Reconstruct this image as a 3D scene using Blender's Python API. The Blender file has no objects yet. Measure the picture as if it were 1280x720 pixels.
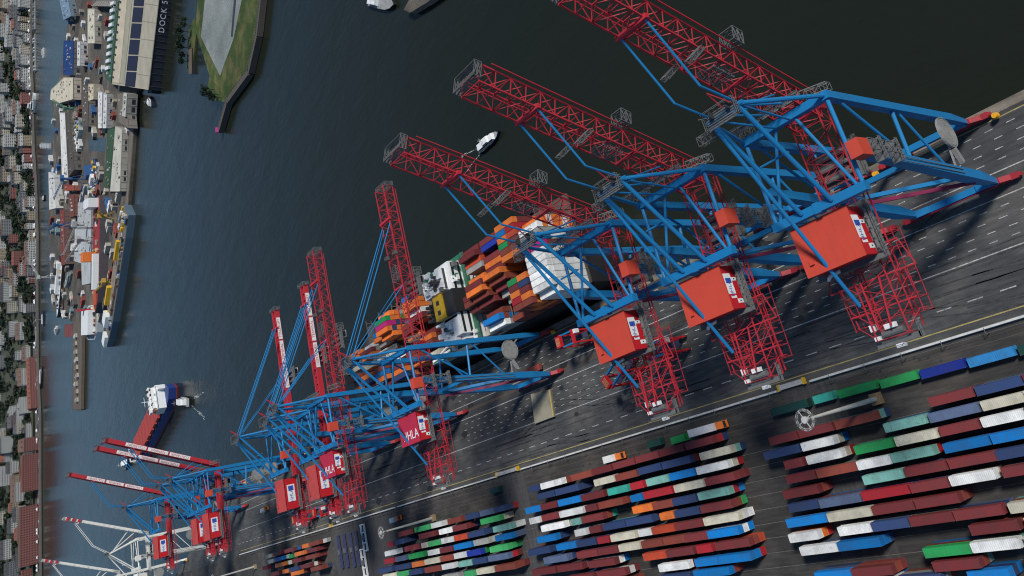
import bpy, math, random
from mathutils import Vector, Matrix
R = random.Random(7)
scene = bpy.context.scene
COL = scene.collection
V = Vector

# ------------------------------------------------------------------ camera model (drone, 220 m above the quay)
CF = 992.100; PIT = 0.690327; ROL = -0.0523599; HDG = 0.484071; PPX = 685.06; PPY = 202.97; CH = 220.0
fw = V((math.sin(HDG), math.cos(HDG), 0)); rt = V((math.cos(HDG), -math.sin(HDG), 0)); up = V((0, 0, 1))
cdir = fw*math.cos(PIT) - up*math.sin(PIT); udir = fw*math.sin(PIT) + up*math.cos(PIT)
axx, axy = -math.cos(ROL), math.sin(ROL)
rx, ry = -axy, axx
if ry > 0: rx, ry = -rx, -ry
CAM = V((0, 0, CH))
def at(px, py, z=0.0):
    """ground position (world) seen at a place of the survey photo, at height z"""
    dx, dy = px-PPX, py-PPY
    v = cdir*CF + udir*(dx*axx+dy*axy) + rt*(dx*rx+dy*ry)
    return CAM + v*((z-CH)/v.z)

cam_d = bpy.data.cameras.new('camera'); cam = bpy.data.objects.new('camera', cam_d); COL.objects.link(cam)
X = (udir*axx + rt*rx); Y = -(udir*axy + rt*ry); Z = -cdir
M = Matrix((X, Y, Z)).transposed().to_4x4(); M.translation = CAM
cam.matrix_world = M
cam_d.sensor_width = 36; cam_d.lens = CF/1280*36
cam_d.shift_x = (640-PPX)/1280; cam_d.shift_y = -(360-PPY)/1280
cam_d.clip_start = 1; cam_d.clip_end = 30000
scene.camera = cam

# ------------------------------------------------------------------ helpers
def tag(o, label=None, cat=None, group=None, kind=None):
    if label: o['label'] = label
    if cat: o['category'] = cat
    if group: o['group'] = group
    if kind: o['kind'] = kind
    return o
def empty(name, loc=(0, 0, 0), rz=0, label=None, cat=None, group=None):
    o = bpy.data.objects.new(name, None); COL.objects.link(o)
    o.location = loc; o.rotation_euler = (0, 0, rz); o.empty_display_size = 1
    return tag(o, label, cat, group)
def copy_tree(o, parent=None):
    c = o.copy(); COL.objects.link(c); c.parent = parent
    for ch in list(o.children): copy_tree(ch, c)
    return c

class MB:
    def __init__(s): s.v = []; s.f = []; s.m = []; s.cur = 0; s.k = 1
    def quad(s, *p):
        b = len(s.v); s.v += [tuple(q) for q in p]; s.f.append(tuple(range(b, b+len(p)))); s.m.append(s.cur)
    def hexa(s, b4, t4):
        b = len(s.v); s.v += [tuple(q) for q in b4] + [tuple(q) for q in t4]
        s.f += [(b+3, b+2, b+1, b), (b+4, b+5, b+6, b+7)]
        for i in range(4):
            j = (i+1) % 4; s.f.append((b+i, b+j, b+4+j, b+4+i))
        s.m += [s.cur]*6
    def box(s, x0, x1, y0, y1, z0, z1):
        s.hexa([(x0, y0, z0), (x1, y0, z0), (x1, y1, z0), (x0, y1, z0)], [(x0, y0, z1), (x1, y0, z1), (x1, y1, z1), (x0, y1, z1)])
    def bar(s, p, q, w, h=None, w2=None, h2=None):
        p = V(p); q = V(q); d = q-p
        if d.length < 1e-6: return
        h = (w if h is None else h)*s.k; w = w*s.k; w2 = None if w2 is None else w2*s.k; h2 = None if h2 is None else h2*s.k; w2 = w if w2 is None else w2; h2 = h if h2 is None else h2
        d.normalize(); u = V((0, 0, 1)) if abs(d.z) < .95 else V((1, 0, 0))
        a = d.cross(u).normalized(); b = a.cross(d).normalized()
        def ring(c, w, h): return [c-a*w/2-b*h/2, c+a*w/2-b*h/2, c+a*w/2+b*h/2, c-a*w/2+b*h/2]
        s.hexa(ring(q, w2, h2), ring(p, w, h)) if False else s.hexa(ring(p, w, h)[::-1], ring(q, w2, h2)[::-1])
    def pipe(s, p, q, w, h=None): s.tube(p, q, w*.5*s.k, 9)
    def prism(s, poly, z0, z1, cap=True):
        n = len(poly)
        if sum(poly[i][0]*poly[(i+1) % n][1]-poly[(i+1) % n][0]*poly[i][1] for i in range(n)) < 0: poly = poly[::-1]
        b = len(s.v); s.v += [(p[0], p[1], z0) for p in poly] + [(p[0], p[1], z1) for p in poly]
        for i in range(n):
            j = (i+1) % n; s.f.append((b+i, b+j, b+n+j, b+n+i)); s.m.append(s.cur)
        if cap:
            s.f.append(tuple(b+n+i for i in range(n))); s.m.append(s.cur)
            s.f.append(tuple(b+i for i in range(n))[::-1]); s.m.append(s.cur)
    def tube(s, p, q, r, n=8, r2=None, cap=True):
        p = V(p); q = V(q); d = (q-p).normalized(); r2 = r if r2 is None else r2
        u = V((0, 0, 1)) if abs(d.z) < .95 else V((1, 0, 0))
        a = d.cross(u).normalized(); b = d.cross(a)
        k = len(s.v)
        for c, rr in ((p, r), (q, r2)):
            for i in range(n):
                t = 2*math.pi*i/n; s.v.append(tuple(c+a*rr*math.cos(t)+b*rr*math.sin(t)))
        for i in range(n):
            j = (i+1) % n; s.f.append((k+i, k+j, k+n+j, k+n+i)); s.m.append(s.cur)
        if cap:
            s.f.append(tuple(k+i for i in range(n))[::-1]); s.f.append(tuple(k+n+i for i in range(n))); s.m += [s.cur]*2
    def truss(s, A, B, wv, hv, n, ch, br, cross=False):
        """box lattice between A and B; wv, hv are half widths"""
        A = V(A); B = V(B); wv = V(wv); hv = V(hv)
        cs = [(-1, -1), (1, -1), (1, 1), (-1, 1)]
        P = lambda k, i: A+(B-A)*(i/n)+wv*cs[k][0]+hv*cs[k][1]
        for k in range(4): s.bar(P(k, 0), P(k, n), ch)
        for k in range(4):
            j = (k+1) % 4
            for i in range(n):
                s.bar(P(k, i), P(j, i), br)
                if (i+k) % 2 or cross: s.bar(P(k, i), P(j, i+1), br)
                if not (i+k) % 2 or cross: s.bar(P(j, i), P(k, i+1), br)
            s.bar(P(k, n), P(j, n), br)
    def rail(s, p, q, n=6, h=1.1, w=.07):
        p = V(p); q = V(q); u = V((0, 0, h))
        s.bar(p+u, q+u, w); s.bar(p+u*.5, q+u*.5, w*.8)
        for i in range(n+1):
            c = p+(q-p)*(i/n); s.bar(c, c+u, w)
    def build(s, name, mats, parent=None, loc=None, smooth=False):
        me = bpy.data.meshes.new(name); me.from_pydata(s.v, [], s.f); me.update()
        if not isinstance(mats, (list, tuple)): mats = [mats]
        for m in mats: me.materials.append(m)
        if len(mats) > 1: me.polygons.foreach_set('material_index', s.m)
        if smooth: me.polygons.foreach_set('use_smooth', [True]*len(me.polygons))
        o = bpy.data.objects.new(name, me); COL.objects.link(o)
        if parent is not None: o.parent = parent
        if loc is not None: o.location = loc
        return o

# ------------------------------------------------------------------ materials
_m = {}
def mat(name, col, rough=.55, dirt=.18, scale=.35, metal=0, dark=(.05, .045, .04), spec=.4, vary=0.0, bump=0.0, rust=0.0):
    if name in _m: return _m[name]
    m = bpy.data.materials.new(name); m.use_nodes = True; nt = m.node_tree; n = nt.nodes; L = nt.links
    b = n['Principled BSDF']; b.inputs['Roughness'].default_value = rough; b.inputs['Metallic'].default_value = metal
    b.inputs['Specular IOR Level'].default_value = spec
    tc = n.new('ShaderNodeTexCoord'); oi = n.new('ShaderNodeObjectInfo')
    vm = n.new('ShaderNodeVectorMath'); vm.operation = 'MULTIPLY_ADD'
    L.new(oi.outputs['Random'], vm.inputs[0]); vm.inputs[1].default_value = (71, 133, 57); L.new(tc.outputs['Object'], vm.inputs[2])
    no = n.new('ShaderNodeTexNoise'); no.inputs['Scale'].default_value = scale; no.inputs['Detail'].default_value = 6; no.inputs['Roughness'].default_value = .65
    L.new(vm.outputs[0], no.inputs['Vector'])
    mr = n.new('ShaderNodeMapRange'); mr.inputs[1].default_value = .42; mr.inputs[2].default_value = .75; mr.inputs[3].default_value = 0; mr.inputs[4].default_value = dirt*2
    L.new(no.outputs['Fac'], mr.inputs[0])
    mix = n.new('ShaderNodeMix'); mix.data_type = 'RGBA'; mix.inputs['A'].default_value = (*col, 1); mix.inputs['B'].default_value = (*dark, 1)
    L.new(mr.outputs[0], mix.inputs['Factor'])
    out = mix.outputs['Result']
    if rust:
        n2 = n.new('ShaderNodeTexNoise'); n2.inputs['Scale'].default_value = scale*4.5; n2.inputs['Detail'].default_value = 4
        L.new(vm.outputs[0], n2.inputs['Vector'])
        r2 = n.new('ShaderNodeMapRange'); r2.inputs[1].default_value = .6; r2.inputs[2].default_value = .72; r2.inputs[4].default_value = rust
        L.new(n2.outputs['Fac'], r2.inputs[0])
        mx = n.new('ShaderNodeMix'); mx.data_type = 'RGBA'; mx.inputs['B'].default_value = (.11, .05, .03, 1)
        L.new(out, mx.inputs['A']); L.new(r2.outputs[0], mx.inputs['Factor']); out = mx.outputs['Result']
    if vary:
        hs = n.new('ShaderNodeHueSaturation'); r3 = n.new('ShaderNodeMapRange'); r3.inputs[3].default_value = 1-vary; r3.inputs[4].default_value = 1+vary
        L.new(oi.outputs['Random'], r3.inputs[0]); L.new(r3.outputs[0], hs.inputs['Value']); L.new(out, hs.inputs['Color']); out = hs.outputs['Color']
    L.new(out, b.inputs['Base Color'])
    if bump:
        bp = n.new('ShaderNodeBump'); bp.inputs['Strength'].default_value = bump; bp.inputs['Distance'].default_value = .05
        L.new(no.outputs['Fac'], bp.inputs['Height']); L.new(bp.outputs[0], b.inputs['Normal'])
    _m[name] = m
    return m

BLUE = mat('crane blue paint', (.008, .175, .41), .48, .16, .12, dark=(.03, .10, .18))
RED = mat('crane crimson paint', (.47, .024, .038), .5, .18, .3, rust=.12)
ROOF = mat('machine house red roof', (.56, .062, .034), .6, .16, .12, dark=(.30, .05, .035))
HRED = mat('house wall red', (.50, .012, .02), .5, .08, .3)
CRIM = mat('machine house crimson roof', (.46, .02, .055), .55, .10, .2)
GALV = mat('galvanised steel', (.135, .14, .14), .6, .2, .8)
DGREY = mat('dark steel', (.035, .036, .04), .6, .2, .8)
WHITE = mat('white paint', (.76, .77, .76), .5, .10, .5)
WCRANE = mat('cream crane paint', (.74, .73, .68), .5, .10, .2)
AMBER = mat('amber lamp', (.75, .36, .02), .35, .05, 1)
MAG = mat('magenta cable tray', (.20, .012, .06), .55, .15, .4)
LOGOB = mat('logo blue', (.03, .08, .38), .5, .02, 1)
RUBBER = mat('black rubber', (.018, .018, .018), .8, .1, 1)
GLASS = mat('dark window glass', (.02, .025, .03), .12, .05, 1, spec=.6)
YEL = mat('yellow paint', (.70, .42, .02), .5, .12, .6)
ORANGE = mat('orange paint', (.72, .18, .03), .5, .12, .5)

CC = dict(maroon=(.185, .032, .034), redbrown=(.25, .055, .036), red=(.40, .02, .03), navy=(.030, .058, .155), blue=(.004, .18, .50),
          darkblue=(.012, .035, .30), white=(.76, .77, .75), cream=(.56, .53, .42), teal=(.20, .44, .38), turquoise=(.05, .45, .36), green=(.02, .29, .08), brightgreen=(.06, .44, .14),
          orange=(.80, .20, .035), orangered=(.56, .075, .03), steel=(.10, .14, .24), grey=(.34, .34, .32), magenta=(.5, .02, .18), lightblue=(.03, .26, .60), dgreen=(.01, .07, .06))
CNAME = dict(redbrown='red-brown', darkblue='royal blue', steel='steel-blue', orangered='orange-red', brightgreen='bright green', lightblue='light blue', dgreen='dark green')
def cm(c): return mat('container '+c, CC[c], .55, .20 if c not in ('white', 'cream') else .2, .22, vary=.2, rust=.35 if c not in ('white', 'cream') else .22)
def cname(c): return CNAME.get(c, c)

# ------------------------------------------------------------------ world, sun
SAZ = math.atan2(.56, -.83); SEL = math.radians(47)
w = bpy.data.worlds.new('World'); scene.world = w; w.use_nodes = True
nt = w.node_tree; sk = nt.nodes.new('ShaderNodeTexSky'); sk.sky_type = 'NISHITA'; sk.sun_disc = False
sk.sun_elevation = SEL; sk.sun_rotation = SAZ; sk.air_density = 1.0; sk.dust_density = .4; sk.ozone_density = 2.0; sk.altitude = 200
bg = nt.nodes['Background']; bg.inputs[1].default_value = .08; tint = nt.nodes.new('ShaderNodeVectorMath'); tint.operation = 'MULTIPLY'; tint.inputs[1].default_value = (.85, 1.0, 1.07)
nt.links.new(sk.outputs[0], tint.inputs[0]); nt.links.new(tint.outputs[0], bg.inputs[0])
sd = bpy.data.lights.new('sun', 'SUN'); sd.energy = 3.7; sd.angle = math.radians(9.0); sd.color = (1, .95, .88)
so = bpy.data.objects.new('sun', sd); COL.objects.link(so)
so.rotation_euler = V((math.sin(SAZ)*math.cos(SEL), math.cos(SAZ)*math.cos(SEL), math.sin(SEL))).to_track_quat('Z', 'Y').to_euler()
scene.view_settings.view_transform = 'Standard'; scene.view_settings.look = 'None'; scene.view_settings.gamma = 1
scene.cycles.filter_width = 1.1
scene.view_settings.exposure = 0; scene.view_settings.use_curve_mapping = False

# ------------------------------------------------------------------ ground, water
def ground_mat(name, col, col2, scale=.05, streak=(1, .12), fine=.12):
    m = bpy.data.materials.new(name); m.use_nodes = True; nt = m.node_tree; n = nt.nodes; L = nt.links
    b = n['Principled BSDF']; b.inputs['Roughness'].default_value = .8; b.inputs['Specular IOR Level'].default_value = .25
    tc = n.new('ShaderNodeTexCoord')
    def noise(sc, det, mp=None):
        t = n.new('ShaderNodeTexNoise'); t.inputs['Scale'].default_value = sc; t.inputs['Detail'].default_value = det; t.inputs['Roughness'].default_value = .6
        if mp:
            k = n.new('ShaderNodeMapping'); k.inputs['Scale'].default_value = (mp[0], mp[1], 1); L.new(tc.outputs['Object'], k.inputs[0]); L.new(k.outputs[0], t.inputs['Vector'])
        else: L.new(tc.outputs['Object'], t.inputs['Vector'])
        return t
    a = noise(scale, 8); s = noise(.9, 5, streak); c = noise(2.5, 3); big = noise(.012, 3)
    def mr(src, lo, hi, a0, a1):
        r = n.new('ShaderNodeMapRange'); r.inputs[1].default_value = lo; r.inputs[2].default_value = hi; r.inputs[3].default_value = a0; r.inputs[4].default_value = a1
        L.new(src, r.inputs[0]); return r.outputs[0]
    mx = n.new('ShaderNodeMix'); mx.data_type = 'RGBA'; mx.inputs['A'].default_value = (*col, 1); mx.inputs['B'].default_value = (*col2, 1)
    L.new(mr(a.outputs['Fac'], .46, .62, 0, 1), mx.inputs['Factor'])
    cur = mx.outputs['Result']
    for src, lo, hi, a0, a1 in ((s.outputs['Fac'], .35, .7, .72, 1.25), (c.outputs['Fac'], .3, .7, 1-fine, 1+fine), (big.outputs['Fac'], .4, .62, .78, 1.2)):
        k = n.new('ShaderNodeVectorMath'); k.operation = 'SCALE'; L.new(cur, k.inputs[0]); L.new(mr(src, lo, hi, a0, a1), k.inputs['Scale']); cur = k.outputs[0]
    L.new(cur, b.inputs['Base Color'])
    return m
APRON = ground_mat('apron asphalt', (.064, .066, .068), (.104, .102, .096), .045)
YARD = ground_mat('yard asphalt', (.050, .049, .047), (.074, .070, .064), .06)
LANE = ground_mat('lane asphalt', (.062, .062, .063), (.072, .071, .070), .04, (.12, 1))
DOCKG = ground_mat('dock yard ground', (.085, .078, .066), (.14, .12, .095), .03, (1, 1))
CITYG = ground_mat('city ground', (.10, .10, .095), (.16, .15, .14), .02, (1, 1))
CONC = ground_mat('quay concrete', (.17, .145, .115), (.24, .21, .17), .2)
GRASS = ground_mat('grass', (.045, .074, .018), (.13, .125, .045), .05, (1, 1), .3)
PAVE = ground_mat('pale paving', (.20, .23, .22), (.26, .28, .27), .03, (1, 1))

def water_mat():
    m = bpy.data.materials.new('river water'); m.use_nodes = True; nt = m.node_tree; n = nt.nodes; L = nt.links
    b = n['Principled BSDF']; b.inputs['Roughness'].default_value = .2; b.inputs['IOR'].default_value = 1.33
    tc = n.new('ShaderNodeTexCoord')
    big = n.new('ShaderNodeTexNoise'); big.inputs['Scale'].default_value = .006; big.inputs['Detail'].default_value = 4; L.new(tc.outputs['Object'], big.inputs['Vector'])
    mx = n.new('ShaderNodeMix'); mx.data_type = 'RGBA'; mx.inputs['A'].default_value = (.0105, .0135, .0085, 1); mx.inputs['B'].default_value = (.016, .0195, .0125, 1)
    L.new(big.outputs['Fac'], mx.inputs['Factor']); L.new(mx.outputs['Result'], b.inputs['Base Color'])
    mp = n.new('ShaderNodeMapping'); mp.inputs['Rotation'].default_value = (0, 0, .5); mp.inputs['Scale'].default_value = (1, .45, 1); L.new(tc.outputs['Object'], mp.inputs[0])
    hs = None
    for sc, d, am in ((.35, 3, .5), (.06, 3, 1.6)):
        t = n.new('ShaderNodeTexNoise'); t.inputs['Scale'].default_value = sc; t.inputs['Detail'].default_value = d; L.new(mp.outputs[0], t.inputs['Vector'])
        k = n.new('ShaderNodeMath'); k.operation = 'MULTIPLY'; k.inputs[1].default_value = am; L.new(t.outputs['Fac'], k.inputs[0])
        if hs is None: hs = k.outputs[0]
        else:
            a = n.new('ShaderNodeMath'); a.operation = 'ADD'; L.new(hs, a.inputs[0]); L.new(k.outputs[0], a.inputs[1]); hs = a.outputs[0]
    bp = n.new('ShaderNodeBump'); bp.inputs['Strength'].default_value = .5; bp.inputs['Distance'].default_value = .6
    L.new(hs, bp.inputs['Height']); L.new(bp.outputs[0], b.inputs['Normal'])
    return m
WATER = water_mat()
def sheet(name, poly, z, m, kind='structure', thick=None):
    b = MB()
    if thick: b.prism(poly, z-thick, z)
    else:
        n = len(poly)
        if sum(poly[i][0]*poly[(i+1) % n][1]-poly[(i+1) % n][0]*poly[i][1] for i in range(n)) < 0: poly = poly[::-1]
        b.quad(*[(p[0], p[1], z) for p in poly])
    o = b.build(name, m); o['kind'] = kind; return o
def atp(lst, z): return [at(p[0], p[1], z) for p in lst]

sheet('river_water', [(-6000, -2500), (9000, -2500), (9000, 12000), (-6000, 12000)], -6, WATER)
QX = 58.6
sheet('yard_ground', [(-700, -300), (6.2, -300), (6.2, 880), (-700, 1500)], 0, YARD, thick=9)
sheet('quay_apron', [(6.2, -300), (QX-2.4, -300), (QX-2.4, 700), (6.2, 880)], .004, APRON, thick=9)
sheet('quay_edge_coping', [(QX-2.4, -300), (QX, -300), (QX, 702), (QX-2.4, 700)], .15, CONC, thick=9.2)
def lane(name, x0, x1, y0, y1, m=LANE, z=.006): sheet(name, [(x0, y0), (x1, y0), (x1, y1), (x0, y1)], z, m)
lane('cross_lane', -220, 5.8, 140, 159); lane('cross_lane', -220, 5.8, 305, 324); lane('cross_lane', -220, 5.8, 428, 515)
# painted markings
PAINT = mat('road paint', (.52, .52, .50), .7, .5, 1.3, dark=(.08, .08, .08)); YPAINT = mat('yellow road paint', (.42, .34, .12), .7, .3, .4)
def stripes(name, xs, m, dash=None, w=.22, y0=-60, y1=690, z=.012):
    b = MB()
    for x in xs:
        if dash is None: b.quad((x-w/2, y0, z), (x+w/2, y0, z), (x+w/2, y1, z), (x-w/2, y1, z))
        else:
            y = y0+R.random()*3
            while y < y1:
                b.quad((x-w/2, y, z), (x+w/2, y, z), (x+w/2, y+dash[0], z), (x-w/2, y+dash[0], z)); y += dash[0]+dash[1]
    o = b.build(name, m); o['kind'] = 'structure'; return o
stripes('lane_markings', [23.6, 36.2, 42.4], PAINT, None, .26)
stripes('dashed_lane_markings', [26.3, 28.7, 31.3, 34.0, 45.2, 47.8, 50.4, 53.0], PAINT, (2.2, 3.6), .2, y1=345)
stripes('dashed_lane_markings', [14.4], PAINT, (4.2, 4.6), .26)
stripes('yellow_edge_marking', [55.1, 9.3], YPAINT, None, .3)
RAIL = mat('rail steel', (.11, .08, .06), .5, .3, .4)
b = MB()
for x in (57.5-.9, 39.5):
    b.box(x-.55, x+.55, -120, 700, .006, .016)
    for d in (-.16, .16): b.box(x+d-.05, x+d+.05, -120, 700, .018, .05)
o = b.build('crane_rails', RAIL); o['kind'] = 'structure'
b = MB()
for k in range(24):
    x = -9.1-4.25*k
    b.quad((x-.07, 60, .008), (x+.07, 60, .008), (x+.07, 430, .008), (x-.07, 430, .008))
o = b.build('yard_slot_lines', mat('worn slot paint', (.16, .15, .13), .8, .45, .8)); o['kind'] = 'structure'
b = MB()
for i in range(150):
    x = R.uniform(-1, 5); y = R.uniform(60, 420); s = R.uniform(.5, 1.1)
    b.box(x-s/2, x+s/2, y-s/2, y+s/2, .008, .014)
o = b.build('drain_covers', DGREY); o['kind'] = 'structure'
b = MB()
for x in (-1.2, 0.6, 3.3, 4.6): b.box(x-.09, x+.09, -60, 430, .008, .03)
o = b.build('yard_rails', RAIL); o['kind'] = 'structure'

# tyre marks and oil stains worn into the apron
TYRE = mat('tyre rubber marks', (.032, .032, .033), .75, .5, .5, dark=(.075, .075, .075)); b = MB()
for i in range(120):
    x = R.uniform(9, 41); y = R.uniform(60, 640); L = R.uniform(8, 55); dx = R.uniform(-7, 7)*(R.random() < .5); wd = R.uniform(.22, .45); n = 10
    for off in (0, 2.3):
        for k in range(n):
            f = lambda t: (x+off+dx*(3*t*t-2*t**3), y+L*t)
            (x0, y0), (x1, y1) = f(k/n), f((k+1)/n)
            if 7 < min(x0, x1) and max(x0, x1) < 56: b.quad((x0-wd/2, y0, .0085), (x0+wd/2, y0, .0085), (x1+wd/2, y1, .0085), (x1-wd/2, y1, .0085))
o = b.build('tyre_marks', TYRE); o['kind'] = 'structure'
b = MB()
for i in range(60):
    x = R.uniform(9, 54); y = R.uniform(55, 600); r_ = R.uniform(.5, 2.6); m_ = 11
    b.quad(*[(x+r_*R.uniform(.55, 1.1)*math.cos(2*math.pi*k/m_), y+r_*R.uniform(.7, 1.9)*math.sin(2*math.pi*k/m_), .0072) for k in range(m_)])
o = b.build('oil_stains', mat('oil stain', (.022, .022, .022), .5, .3, .6, dark=(.045, .045, .045))); o['kind'] = 'structure'

# barrier between apron and container yard
def barrier(y0, y1, label):
    r = empty('barrier_wall', (6.9, (y0+y1)/2, 0), 0, label, 'barrier'); h = (y1-y0)/2
    b = MB(); b.hexa([(-.4, -h, 0), (.4, -h, 0), (.4, h, 0), (-.4, h, 0)], [(-.24, -h, 1.1), (.24, -h, 1.1), (.24, h, 1.1), (-.24, h, 1.1)])
    n = int(2*h/4)
    b.build('parapet', mat('barrier white', (.66, .66, .63), .7, .2, .5), r)
    p = MB()
    for i in range(0, n, 3):
        y = -h+2+i*4; p.bar((-1.4, y, 0), (-1.4, y, 2.4), .12); p.bar((-1.4, y, 2.4), (.1, y, 2.4), .14)
    p.bar((-1.4, -h+2, 1.8), (-1.4, h-2, 1.8), .09)
    p.build('pipe_rack', GALV, r)
    return r
barrier(-90, 148, 'white barrier wall by the right block, running to the right photo edge')
barrier(161, 305, 'white barrier wall along the middle container block')
barrier(326, 424, 'white barrier wall between container block and spreader yard')
barrier(428, 512, 'white barrier wall beside the empty grey bay left of the spreaders')
barrier(516, 690, 'white barrier wall farthest off beside the small left block')
for y0, y1, l in ((149.5, 160, 'grey sliding gate with yellow ends by the lane right of middle'), (306.5, 324.5, 'grey sliding gate with yellow ends beside the middle lane'), (512.4, 515.6, 'short pale gate in the barrier at the far end')):
    r = empty('gate', (7.6, (y0+y1)/2, 0), 0, l, 'gate'); h = (y1-y0)/2-.4
    b = MB(); b.box(-.75, .75, -h, h, .15, 1.25)
    for i in range(6): b.box(-.8, .8, -h+(i+.5)*h/3-.06, -h+(i+.5)*h/3+.06, 1.25, 1.31)
    b.build('gate_panel', mat('pale grey steel', (.50, .49, .46), .6, .2, .4), r)
    for s in (-1, 1): q = MB(); q.box(-1, 1, s*h-.25, s*h+.25, .1, 1.6); q.build('gate_post', YEL, r)

# ------------------------------------------------------------------ shipping containers
def container_mesh(L):
    b = MB(); w, h = 1.2, 2.6; l = L/2
    n = max(10, int(L/.55)); b.box(-w+.05, w-.05, -l+.06, l-.06, .12, h-.10)
    for i in range(n):                       # roof and side corrugations
        y0 = -l+.18+(2*l-.36)*i/n; d = (2*l-.36)/n
        b.box(-w+.09, w-.09, y0+d*.12, y0+d*.55, h-.10, h-.045)
        for s in (-1, 1): b.box(min(s*(w-.05), s*(w-.012)), max(s*(w-.05), s*(w-.012)), y0+d*.12, y0+d*.55, .16, h-.14)
    for s in (-1, 1):
        b.box(s*w-.07 if s > 0 else s*w, s*w if s > 0 else s*w+.07, -l, l, h-.10, h); b.box(s*w-.07 if s > 0 else s*w, s*w if s > 0 else s*w+.07, -l, l, 0, .13)
    for y in (-l, l-.08):
        b.box(-w+.07, w-.07, y, y+.08, h-.1, h); b.box(-w+.07, w-.07, y, y+.08, 0, .13)
        for s in (-1, 1): b.box(s*(w-.09)-.08, s*(w-.09)+.08, y+.005, y+.075, .13, h-.1)
    for x in (-.65, -.25, .25, .65): b.bar((x, -l+.03, .15), (x, -l+.03, h-.12), .05)
    b.cur = 1
    for x in (-w+.09, w-.09):
        for y in (-l+.1, l-.1):
            b.box(x-.085, x+.085, y-.095, y+.095, h-.004, h+.014)
    me = bpy.data.meshes.new('shipping_container'); me.from_pydata(b.v, [], b.f); me.update()
    me.materials.append(cm('maroon')); me.materials.append(GALV)
    me.polygons.foreach_set('material_index', b.m)
    return me
CM = {20: (container_mesh(6.2), 6.2), 40: (container_mesh(12.5), 12.5), 45: (container_mesh(14.4), 14.4)}
NCONT = 0
LW = {20: 'short', 40: 'long', 45: 'extra-long'}
CQ = []
def project(p):
    d = V(p)-CAM; w_ = d.dot(cdir); a_ = d.dot(udir)/w_*CF; e_ = d.dot(rt)/w_*CF
    return PPX+axx*a_+rx*e_, PPY+axy*a_+ry*e_
def container(x, y, z, L, color, label, group, rz=0.0, weight=1.0):
    a = project((x, y-L/2, z+2.6)); e = project((x, y+L/2, z+2.6)); ln = math.hypot(a[0]-e[0], a[1]-e[1])
    mx_ = (a[0]+e[0])/2; my_ = (a[1]+e[1])/2
    vis = -20 < mx_ < 1300 and -10 < my_ < 728
    CQ.append((ln*ln*weight if vis else 0, x, y, z, L, color, label, group, rz))
def flush_containers(limit=300):
    CQ.sort(key=lambda c: -c[0])
    for k, (a, *c) in enumerate(CQ):
        if k < limit and a > 0: real_container(*c)
        else: stuff_box(c[0], c[1], c[2], c[3], c[4])
def real_container(x, y, z, L, color, label, group, rz=0.0):
    global NCONT
    k = min(CM, key=lambda q: abs(CM[q][1]-L)); me, l = CM[k]
    o = bpy.data.objects.new('shipping_container', me); COL.objects.link(o)
    o.location = (x, y, z); o.scale = (1, min(1.12, max(.85, L/l)), 1); o.rotation_euler = (0, 0, rz)
    o.material_slots[0].link = 'OBJECT'; o.material_slots[0].material = cm(color)
    tag(o, label, 'container', group); NCONT += 1
    return o
# lower tiers and small far containers, beyond the three hundred: one mass
STK = MB(); STKC = list(CC)
def stuff_box(x, y, z, L, color, w=1.17, h=2.5):
    STK.cur = STKC.index(color); STK.box(x-w, x+w, y-L/2, y+L/2, z, z+h)
ORD = ['first', 'second', 'third', 'fourth', 'fifth', 'sixth', 'seventh', 'eighth', 'ninth', 'tenth', 'eleventh', 'twelfth', 'thirteenth', 'fourteenth', 'fifteenth', 'sixteenth', 'seventeenth']
LOWC = ['maroon', 'redbrown', 'navy', 'maroon', 'steel', 'blue', 'white', 'grey', 'redbrown', 'teal']
A_ = dict(m='maroon', r='redbrown', R='red', n='navy', b='blue', B='darkblue', w='white', c='cream', t='teal', T='turquoise', g='green', G='brightgreen', o='orange', O='orangered', s='steel', y='grey', l='lightblue', d='dgreen')
def block(rows, ox, oy, sc, name, tiers, individuals=True):
    for ri, row in enumerate(rows):
        ents = []
        tz = tiers*2.6
        for (x0, x1, y, c, *low) in row:
            sl = -.22
            a = at(ox+x0/sc, oy+(y+(x1-x0)/2*.2)/sc, tz); e = at(ox+x1/sc, oy+(y-(x1-x0)/2*.2)/sc, tz)
            ents.append([(a.x+e.x)/2, (a.y+e.y)/2, abs(a.y-e.y)-.35, A_[c], low[0] if low else ''])
        # straighten the row on a common line
        mx = sum(e[0] for e in ents)/len(ents)
        for e in ents: e[0] = mx + max(-.35, min(.35, e[0]-mx))*.5
        ents.sort(key=lambda e: -e[1])          # left to right in the photo = far to near
        cnt = {}
        tot = {}
        for e in ents: tot[e[3]] = tot.get(e[3], 0)+1
        for e in ents:
            x, y, L, c, low = e
            cnt[c] = cnt.get(c, 0)+1
            k = min(CM, key=lambda q: abs(CM[q][1]-L)); l = CM[k][1]
            L = l*min(1.12, max(.85, L/l))
            if individuals:
                if tot[c] == 1: lab = 'only %s container on top of the %s row from the barrier, %s block' % (cname(c), ORD[ri], name)
                else: lab = '%s %s container from the left atop %s row from the barrier, %s block' % (ORD[cnt[c]-1], cname(c), ORD[ri], name)
                container(x, y, (tiers-1)*2.6, L, c, lab, 'containers in the %s yard block' % name)
            else: stuff_box(x, y, (tiers-1)*2.6, L, c)
            for t in range(tiers-1):
                lc = None
                if low and len(low) > tiers-2-t: lc = A_[low[tiers-2-t]]
                if lc and individuals:
                    lab = '%s %s-tier container under the %s %s one, %s row, %s block' % (cname(lc), ('bottom', 'middle', 'upper')[t], ORD[cnt[c]-1], cname(c), ORD[ri], name)
                    container(x, y-(.25 if t == 0 else .1), t*2.6, L, lc, lab, 'containers in the %s yard block' % name, 0, .45)
                else: stuff_box(x, y, t*2.6, L, R.choice(LOWC))
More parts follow.
